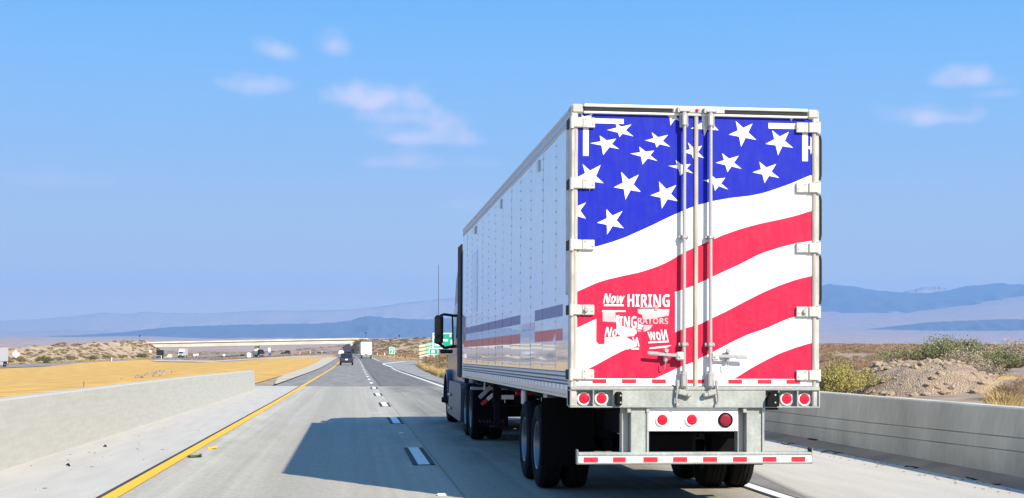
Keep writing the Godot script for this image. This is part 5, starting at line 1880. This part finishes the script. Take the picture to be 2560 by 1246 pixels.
# plain box trailer seen far off; tail at z = 0
func make_far_trailer(called: String, label: String, category: String, at: Vector3, turn: float, paint: Material, l: float, h: float) -> Node3D:
	var o := thing(called, label, category, at, turn)
	var b := MB.new()
	b.span(-1.28, 1.28, 1.12, h, -0.05, -l, 0.03)
	obj("cargo_box", b, paint, o)
	for s in [-1.0, 1.0]:
		b = MB.new()
		b.span(s * 0.02, s * 1.22, 1.2, h - 0.08, 0.0, -0.06, 0.01)
		obj("door", b, paint, o)
		b = MB.new()
		b.span(s * 1.0, s * 1.2, 0.86, 0.98, -0.05, -0.12, 0.01)
		obj("tail_lamp", b, M.lens, o)
		for z in [-1.6, -2.85]:
			wheel(o, Vector3(s * 1.1, 0.5, z), 0.5, 0.3, s, M.alu)
		b = MB.new()
		b.span(s * 0.7, s * 1.25, 0.35, 1.0, -0.95, -0.98)
		obj("mud_flap", b, M.flap, o)
		b = MB.new()
		b.span(s * 1.2, s * 1.24, 0.42, 1.05, -4.2, -l * 0.72, 0.01)
		obj("side_skirt", b, paint, o)
	b = MB.new()
	b.span(-1.2, 1.2, 0.78, 1.1, -0.04, -0.2, 0.02)
	obj("rear_sill", b, M.off_white, o)
	b = MB.new()
	b.span(-1.1, 1.1, 0.45, 0.57, -0.05, -0.15, 0.01)
	b.span(-0.6, -0.5, 0.57, 0.8, -0.05, -0.15)
	b.span(0.5, 0.6, 0.57, 0.8, -0.05, -0.15)
	obj("rear_guard", b, M.steel, o)
	b = MB.new()
	b.span(-0.32, 0.32, 0.86, 1.02, 0.005, -0.05)
	obj("plate_holder", b, M.black, o)
	return o

func make_lorry_front(called: String, label: String, at: Vector3, turn: float, cab: Material, box: Material, h: float) -> Node3D:
	# nose towards +z
	var o := thing(called, label, "truck", at, turn)
	var b := MB.new()
	b.prism(PackedVector2Array([Vector2(-3.0, 0.9), Vector2(1.6, 0.9), Vector2(1.75, 1.5), Vector2(0.4, 1.75), Vector2(-0.1, 2.9), Vector2(-0.9, 3.3), Vector2(-3.0, 3.5)]), Vector3(-1.1, 0, 0), Vector3(0, 0, 1), Vector3.UP, Vector3.RIGHT, 2.2)
	obj("cab_body", b, cab, o)
	b = MB.new()
	b.face([Vector3(-0.98, 1.86, 0.36), Vector3(0.98, 1.86, 0.36), Vector3(0.92, 2.72, 0.0), Vector3(-0.92, 2.72, 0.0)], Vector3(0, 0.3, 1))
	obj("windscreen", b, M.glass, o)
	b = MB.new()
	b.span(-0.7, 0.7, 0.95, 1.48, 1.66, 1.78, 0.03)
	obj("grille", b, M.alu, o)
	b = MB.new()
	b.span(-1.15, 1.15, 0.35, 0.85, 1.3, 1.9, 0.08)
	obj("bumper", b, M.black, o)
	for s in [-1.0, 1.0]:
		b = MB.new()
		b.span(s * 0.75, s * 1.05, 1.0, 1.25, 1.6, 1.77, 0.04)
		obj("headlight", b, M.white, o)
		wheel(o, Vector3(s * 1.0, 0.5, 0.8), 0.5, 0.3, s, M.alu)
		wheel(o, Vector3(s * 1.0, 0.5, -3.4), 0.5, 0.3, s, M.alu)
		wheel(o, Vector3(s * 1.0, 0.5, -14.0), 0.5, 0.3, s, M.alu)
		b = MB.new()
		b.box(Vector3(s * 1.4, 2.1, 0.2), Vector3(0.2, 0.7, 0.15), 0.03)
		obj("mirror", b, M.black, o)
	b = MB.new()
	b.span(-1.28, 1.28, 1.15, h, -3.4, -16.0, 0.04)
	obj("cargo_box", b, box, o)
	return o

func sign_on_posts(called: String, label: String, at: Vector3, turn: float, w: float, h: float, lift: float, face: Material, posts: Array, text := "", border := true) -> Node3D:
	var o := thing(called, label, "road sign", at, turn)
	var b := MB.new()
	for x in posts:
		b.span(x - 0.05, x + 0.05, -0.6, lift + h * 0.8, -0.06, -0.14, 0.01)
	obj("post", b, M.post, o) if posts.size() == 1 else null
	if posts.size() > 1:
		for x in posts:
			b = MB.new()
			b.span(x - 0.06, x + 0.06, -0.8, lift + h * 0.8, -0.06, -0.16, 0.01)
			obj("post", b, M.post, o)
	b = MB.new()
	b.span(-w / 2, w / 2, lift, lift + h, 0.0, -0.03, 0.008)
	var p := obj("panel", b, face, o)
	if border:
		var t := 0.05 * minf(w, h) + 0.015
		b = MB.new()
		for q in [[-w / 2 + 0.02, w / 2 - 0.02, lift + h - 0.02 - t, lift + h - 0.02], [-w / 2 + 0.02, w / 2 - 0.02, lift + 0.02, lift + 0.02 + t]]:
			b.span(q[0], q[1], q[2], q[3], 0.0, 0.006)
		for q in [[-w / 2 + 0.02, -w / 2 + 0.02 + t], [w / 2 - 0.02 - t, w / 2 - 0.02]]:
			b.span(q[0], q[1], lift + 0.02 + t, lift + h - 0.02 - t, 0.0, 0.006)
		obj("border", b, M.white, p)
	if text:
		letters(text, font, -w * 0.3, lift + h * 0.52, w * 0.3, lift + h * 0.78, 0.002, M.white, p)
	return o

func make_traffic_and_signs() -> void:
	make_car("black_suv", "black estate car ahead in the left lane, closest vehicle after the lorry", Vector3(-0.72, road_y(197) + 0.013, -197), 0, M.car_black, 1.86, 1.66, 4.6)
	var wt := make_far_trailer("white_box_truck", "white box truck ahead in the right lane, doors towards us", "truck", Vector3(3.38, road_y(341) + 0.015, -341), 0, M.white, 12.0, 3.85)
	wt.rotation.y = 0.012
	make_lorry_front("dark_lorry", "dark blue lorry under the right end of the overpass, beyond the black car", Vector3(-1.5, road_y(500) + 0.015, -505), PI, M.car_navy, M.car_navy, 3.0)
	make_car("white_car", "small white car beside the dark lorry under the overpass", Vector3(-4.1, road_y(560) + 0.015, -560), PI, M.white, 1.85, 1.6, 4.5)
	make_far_trailer("oncoming_trailer", "white semi trailer on the far left road, cut by the left picture edge", "trailer", Vector3(-74.0, left_road_y(316) + 0.09, -316.5), PI, M.dull_white, 15.0, 4.0)
	make_lorry_front("white_lorry", "white lorry coming towards us under the left span", Vector3(-76.9, left_road_y(668) + 0.09, -664), 0, M.dull_white, M.dull_white, 4.05)
	make_lorry_front("grey_lorry", "dark grey lorry near the foot of the left embankment, left of the white lorry", Vector3(-77.6, left_road_y(598) + 0.09, -596), 0.1, M.under, M.under, 3.5)
	make_car("distant_car", "small white car between the two lorries on the far left road", Vector3(-78.6, left_road_y(640) + 0.09, -640), PI, M.off_white, 1.85, 1.55, 4.5)
	make_car("distant_car", "small dark car on the plain right of the overpass pier", Vector3(-29.5, ground_y(-29.5, 705) + 0.05, -705), PI * 0.5, M.car_black, 1.9, 1.7, 4.8)
	# works beside the pier
	var gy := ground_y(-42, 670)
	make_lorry_front("works_truck", "dark works truck with pale load standing right of the overpass pier", Vector3(-41.2, gy + 0.03, -668), 0.25, M.under, M.off_white, 2.9)
	var o := thing("portable_toilet", "blue portable toilet right of the works truck", "toilet", Vector3(-37.3, gy, -668))
	var b := MB.new()
	b.span(-0.55, 0.55, 0.1, 2.15, 0.55, -0.55, 0.03)
	obj("cabin", b, M.toilet_blue, o)
	b = MB.new()
	b.span(-0.6, 0.6, 2.15, 2.35, 0.6, -0.6, 0.09)
	obj("roof", b, M.off_white, o)
	b = MB.new()
	b.span(-0.4, 0.4, 0.2, 2.0, 0.555, 0.57, 0.005)
	obj("door", b, M.toilet_blue, o)
	o = thing("white_tank", "white water tank on the ground left of the overpass pier", "tank", Vector3(-46.9, gy, -668))
	b = MB.new()
	b.lathe(Vector3.ZERO, Vector3.UP, [Vector2(0, 0.0), Vector2(0, 1.05), Vector2(1.7, 1.05), Vector2(1.9, 0.9), Vector2(2.05, 0.3), Vector2(2.05, 0)], 20)
	obj("shell", b, M.white, o)
	b = MB.new()
	b.lathe(Vector3(0, 2.04, 0), Vector3.UP, [Vector2(0, 0.28), Vector2(0.12, 0.28), Vector2(0.12, 0.0)], 14)
	obj("lid", b, M.off_white, o)
	sign_on_posts("works_board", "tall white works board on a pole above the blue toilet", Vector3(-37.9, gy, -672), 0, 1.1, 1.7, 2.7, M.white, [0.0], "", false)
	sign_on_posts("works_board", "small white board on a pole just right of the pier", Vector3(-43.1, gy, -672), 0, 0.8, 0.8, 3.3, M.off_white, [0.0], "", false)
	for q in [[-53.0, 610, "white board on the plain, halfway between lorry and pier"], [-64.0, 600, "small white board on the plain, second right of the white lorry"], [-67.0, 640, "small white board on the plain, just right of the white lorry"], [-84.5, 620, "white board beside the dark grey lorry"]]:
		sign_on_posts("white_board", q[2], Vector3(q[0], ground_y(q[0], q[1]), -q[1]), 0, 0.9, 0.85, 1.2 if q[0] > -80 else 2.6, M.white, [0.0], "", false)
	# marker posts
	var mp := [[-22.0, 620, "third marker post left of the abutment"], [-17.6, 620, "second marker post left of the abutment"], [-12.8, 620, "first marker post left of the abutment"], [-67.0, 414, "marker post at the near edge of the far left road"], [-67.0, 520, "marker post at the far left road, below the left abutment"], [7.6, 436, "left of two marker posts right of the white box truck"], [8.4, 372, "right of two marker posts, before the green exit sign"]]
	for q in mp:
		var m := thing("marker_post", "short cream %s" % q[2], "post", Vector3(q[0], maxf(ground_y(q[0], q[1]), -9.0), -q[1]), 0, "cream marker posts")
		b = MB.new()
		b.span(-0.11, 0.11, -0.2, 1.25, 0.04, -0.04, 0.02)
		obj("stem", b, M.off_white, m)
		b = MB.new()
		b.span(-0.08, 0.08, 0.95, 1.15, 0.041, 0.05)
		obj("reflector", b, M.white, m)
	# exit sign in the gore
	var ex := sign_on_posts("exit_sign", "small green exit sign on two posts in the gore right of the white box truck", Vector3(8.3, road_y(300), -300), 0, 1.2, 1.4, 1.25, M.green_sign, [-0.4, 0.4], "EXIT")
	b = MB.new()
	b.prism(PackedVector2Array([Vector2(-0.18, 1.4), Vector2(-0.02, 1.4), Vector2(0.1, 1.7), Vector2(0.2, 1.62), Vector2(0.22, 1.95), Vector2(-0.05, 1.9), Vector2(0.02, 1.8)]), Vector3(0, 0, 0.0), Vector3.RIGHT, Vector3.UP, Vector3(0, 0, 1), 0.008)
	obj("arrow", b, M.white, ex)
	# large guide sign partly behind the lorry's mirror
	var gs := sign_on_posts("guide_sign", "large green guide sign on two posts, partly behind the lorry mirror", Vector3(13.1, road_y(205) + 0.1, -205), -0.1, 3.4, 2.3, 2.2, M.green_sign, [-1.1, 1.1])
	b = MB.new()
	for q in [[-1.5, -0.55, 3.7, 4.1], [0.75, 0.95, 3.95, 4.25], [1.1, 1.35, 3.95, 4.25], [-0.3, 0.5, 3.3, 3.6], [0.9, 1.3, 2.9, 3.5], [-1.4, -0.2, 2.6, 2.95]]:
		var c := MB.new()
		c.span(q[0], q[1], q[2], q[3], 0.001, 0.008)
		obj("legend", c, M.white, gs)
	var gt := sign_on_posts("guide_sign", "smaller green sign below the large guide sign, beside the mirror arm", Vector3(11.3, road_y(200) + 0.1, -200), 0.0, 1.3, 0.9, 1.35, M.green_sign, [-0.3, 0.3])
	b = MB.new()
	b.span(-0.3, 0.1, 1.6, 2.0, 0.001, 0.008)
	obj("legend", b, M.white, gt)
	# rail fence is added: boards and blocks stand for the guide sign's camera ghost
	o = thing("sign_smear", "added teal green board fence with pale blocks running to the green guide sign", "smear", Vector3(9.0, road_y(205), -205))
	var a3 := Vector3(0.4, 1.15, 2.0)
	var c3 := Vector3(4.1, 1.95, -2.0)
	b = MB.new()
	b.tube([a3, c3], 0.10, 6)
	obj("bottom_rail", b, M.off_white, o)
	var tints := [M.sage, M.sage_green, M.teal, M.teal]
	for k in 3:
		for m in 4:
			var p := a3.lerp(c3, m * 0.25) + Vector3(0, 0.28 + 0.50 * k, 0)
			var q := a3.lerp(c3, m * 0.25 + 0.245) + Vector3(0, 0.28 + 0.50 * k, 0)
			b = MB.new()
			var up := Vector3(0, 0.36, 0)
			b.face([p, q, q + up, p + up], Vector3(0, 0, 1))
			b.face([p - Vector3(0, 0, 0.04), q - Vector3(0, 0, 0.04), q + up - Vector3(0, 0, 0.04), p + up - Vector3(0, 0, 0.04)], Vector3(0, 0, -1))
			b.face([p + up, q + up, q + up - Vector3(0, 0, 0.04), p + up - Vector3(0, 0, 0.04)], Vector3.UP)
			obj("board", b, tints[m], o)
	for k in 4:
		var p := a3.lerp(c3, 0.08 + k * 0.28)
		b = MB.new()
		b.span(p.x - 0.24, p.x + 0.24, p.y - 0.85, p.y - 0.15, p.z + 0.1, p.z - 0.1, 0.02)
		obj("block", b, M.off_white, o)
		b = MB.new()
		b.span(p.x - 0.05, p.x + 0.05, -0.5, p.y + 1.8, p.z - 0.08, p.z - 0.14)
		obj("post", b, M.post, o)
	# diamond warning sign seen from behind
	o = thing("diamond_sign", "white diamond sign on a post before the left embankment", "road sign", Vector3(-83.6, left_road_y(352), -372))
	b = MB.new()
	b.prism(PackedVector2Array([Vector2(0, 1.6), Vector2(1.05, 2.6), Vector2(0, 3.6), Vector2(-1.05, 2.6)]), Vector3.ZERO, Vector3.RIGHT, Vector3.UP, Vector3(0, 0, -1), 0.02)
	obj("panel", b, M.white, o)
	b = MB.new()
	b.span(-0.04, 0.04, -0.3, 3.3, 0.06, 0.0, 0.01)
	obj("post", b, M.post, o)
	# poles on the two banks
	for q in [[-98.4, 7.4, 686, 2.3, "thin dark pole with a small plate on the left embankment by the overpass"], [6.1, 8.2, 650, 3.0, "dark square plate on a thin pole on the right embankment above the white truck"], [19.5, 8.2, 600, 1.2, "small dark stub on the crest of the right embankment"]]:
		o = thing("pole_sign", q[4], "pole", Vector3(q[0], q[1], -q[2]))
		b = MB.new()
		b.span(-0.06, 0.06, -0.5, q[3], 0.05, -0.05)
		obj("pole", b, M.dark_post, o)
		b = MB.new()
		b.span(-0.4, 0.4, q[3] - 0.2, q[3] + 0.7, 0.08, 0.05, 0.01)
		obj("plate", b, M.dark_post, o)
	# far white buildings
	for q in [[-366, 4.0, 3.0, "leftmost of the tiny white buildings on the far plain"], [-352, 6.0, 2.4, "low white building on the far plain, second from the left edge"], [-344, 3.0, 2.2, "third tiny white building from the left edge"], [-339, 2.5, 2.0, "rightmost of the tiny white buildings on the far plain"]]:
		o = thing("white_building", q[3], "building", Vector3(q[0], ground_y(q[0], 1500) - 1.0, -1500), 0, "tiny white buildings on the far plain")
		b = MB.new()
		b.span(-q[1] / 2, q[1] / 2, -1, q[2], 1.5, -1.5)
		obj("wall", b, M.off_white, o)
		b = MB.new()
		b.prism(PackedVector2Array([Vector2(-1.7, q[2]), Vector2(1.7, q[2]), Vector2(0, q[2] + 0.6)]), Vector3(-q[1] / 2 - 0.3, 0, 0), Vector3(0, 0, 1), Vector3.UP, Vector3.RIGHT, q[1] + 0.6)
		obj("roof", b, M.off_white, o)

func make_road_bits() -> void:
	var b: MB
	for q in [[1.01, 16.15, "white raised road marker in front of the lorry shadow, lowest in view"], [1.0, 28.9, "white raised road marker inside the lorry shadow"]]:
		b = MB.new()
		b.box(Vector3(0, 0.012, 0), Vector3(0.10, 0.024, 0.10), 0.009)
		var o := obj("road_marker", b, M.white, null, Vector3(q[0], 0.0, -q[1]))
		tag(o, q[2], "road marker")
	b = MB.new()
	b.box(Vector3(0, 0.02, 0), Vector3(0.16, 0.03, 0.14), 0.01, Basis(Vector3(0, 0, 1), 0.2))
	tag(obj("plastic_scrap", b, M.yellow_line, null, Vector3(-2.28, 0.0, -24.3)), "torn yellow scrap lying right of the yellow line", "scrap")
	b = MB.new()
	b.box(Vector3(0, 0.02, 0), Vector3(0.2, 0.03, 0.12), 0.01, Basis(Vector3(0, 1, 0), 0.5))
	b.box(Vector3(0.06, 0.035, 0.02), Vector3(0.1, 0.02, 0.08), 0.006, Basis(Vector3(0, 0, 1), 0.4))
	tag(obj("plastic_scrap", b, M.creosote_plain, null, Vector3(-2.36, 0.0, -22.3)), "dark green scrap lying on the yellow line", "scrap")
	var i := 0
	for q in [[7.6, 22.1, 0.36, "curved black tyre strip behind the guard bar, on the right shoulder"], [7.72, 19.0, 0.34, "black tyre strip on the right shoulder, below the drain slot"], [7.75, 17.1, 0.30, "black tyre strip nearest the right picture edge"], [7.5, 24.2, 0.2, "short black tyre strip beside the drain slot"], [7.85, 16.5, 0.4, "crumpled black tyre strip against the parapet at the right edge"], [-4.1, 24.8, 0.07, "dark fleck on the left shoulder by the yellow line"], [-3.9, 20.6, 0.07, "dark twig on the left shoulder near the lower left"]]:
		b = MB.new()
		var n := 7
		for k in n:
			var a := (k - n / 2.0) * 0.12
			b.box(Vector3(q[2] * (k - n / 2.0) / n, 0.012 + 0.012 * sin(k * 0.9 + i), 0.03 * sin(a * 4.0)), Vector3(q[2] / n * 1.3, 0.012, 0.05 + 0.02 * (k % 2)), 0.004, Basis(Vector3(0, 0, 1), 0.2 * cos(k * 0.9 + i)))
		var o := obj("tyre_strip" if q[0] > 0 else "road_twig", b, M.rubber, null, Vector3(q[0], 0.065 if q[0] > 0 else 0.012, -q[1]))
		o.rotation.y = 0.3 * sin(i * 2.0)
		tag(o, q[3], "tyre strip" if q[0] > 0 else "twig")
		i += 1
	b = MB.new()
	b.span(-0.015, 0.015, -0.1, 0.3, 0.015, -0.015, 0.003)
	tag(obj("survey_stake", b, M.dark_post, null, Vector3(-12.6, ground_y(-12.6, 70), -70)), "thin dark stake standing in the orange dirt behind the left parapet", "stake")

func _ready() -> void:
	make_view()
	make_materials()
	make_land()
	make_road()
	make_barriers()
	make_bridge()
	make_plant_kinds()
	make_banks()
	make_trailer()
	make_tractor()
	make_traffic_and_signs()
	make_desert_right()
	make_road_bits()
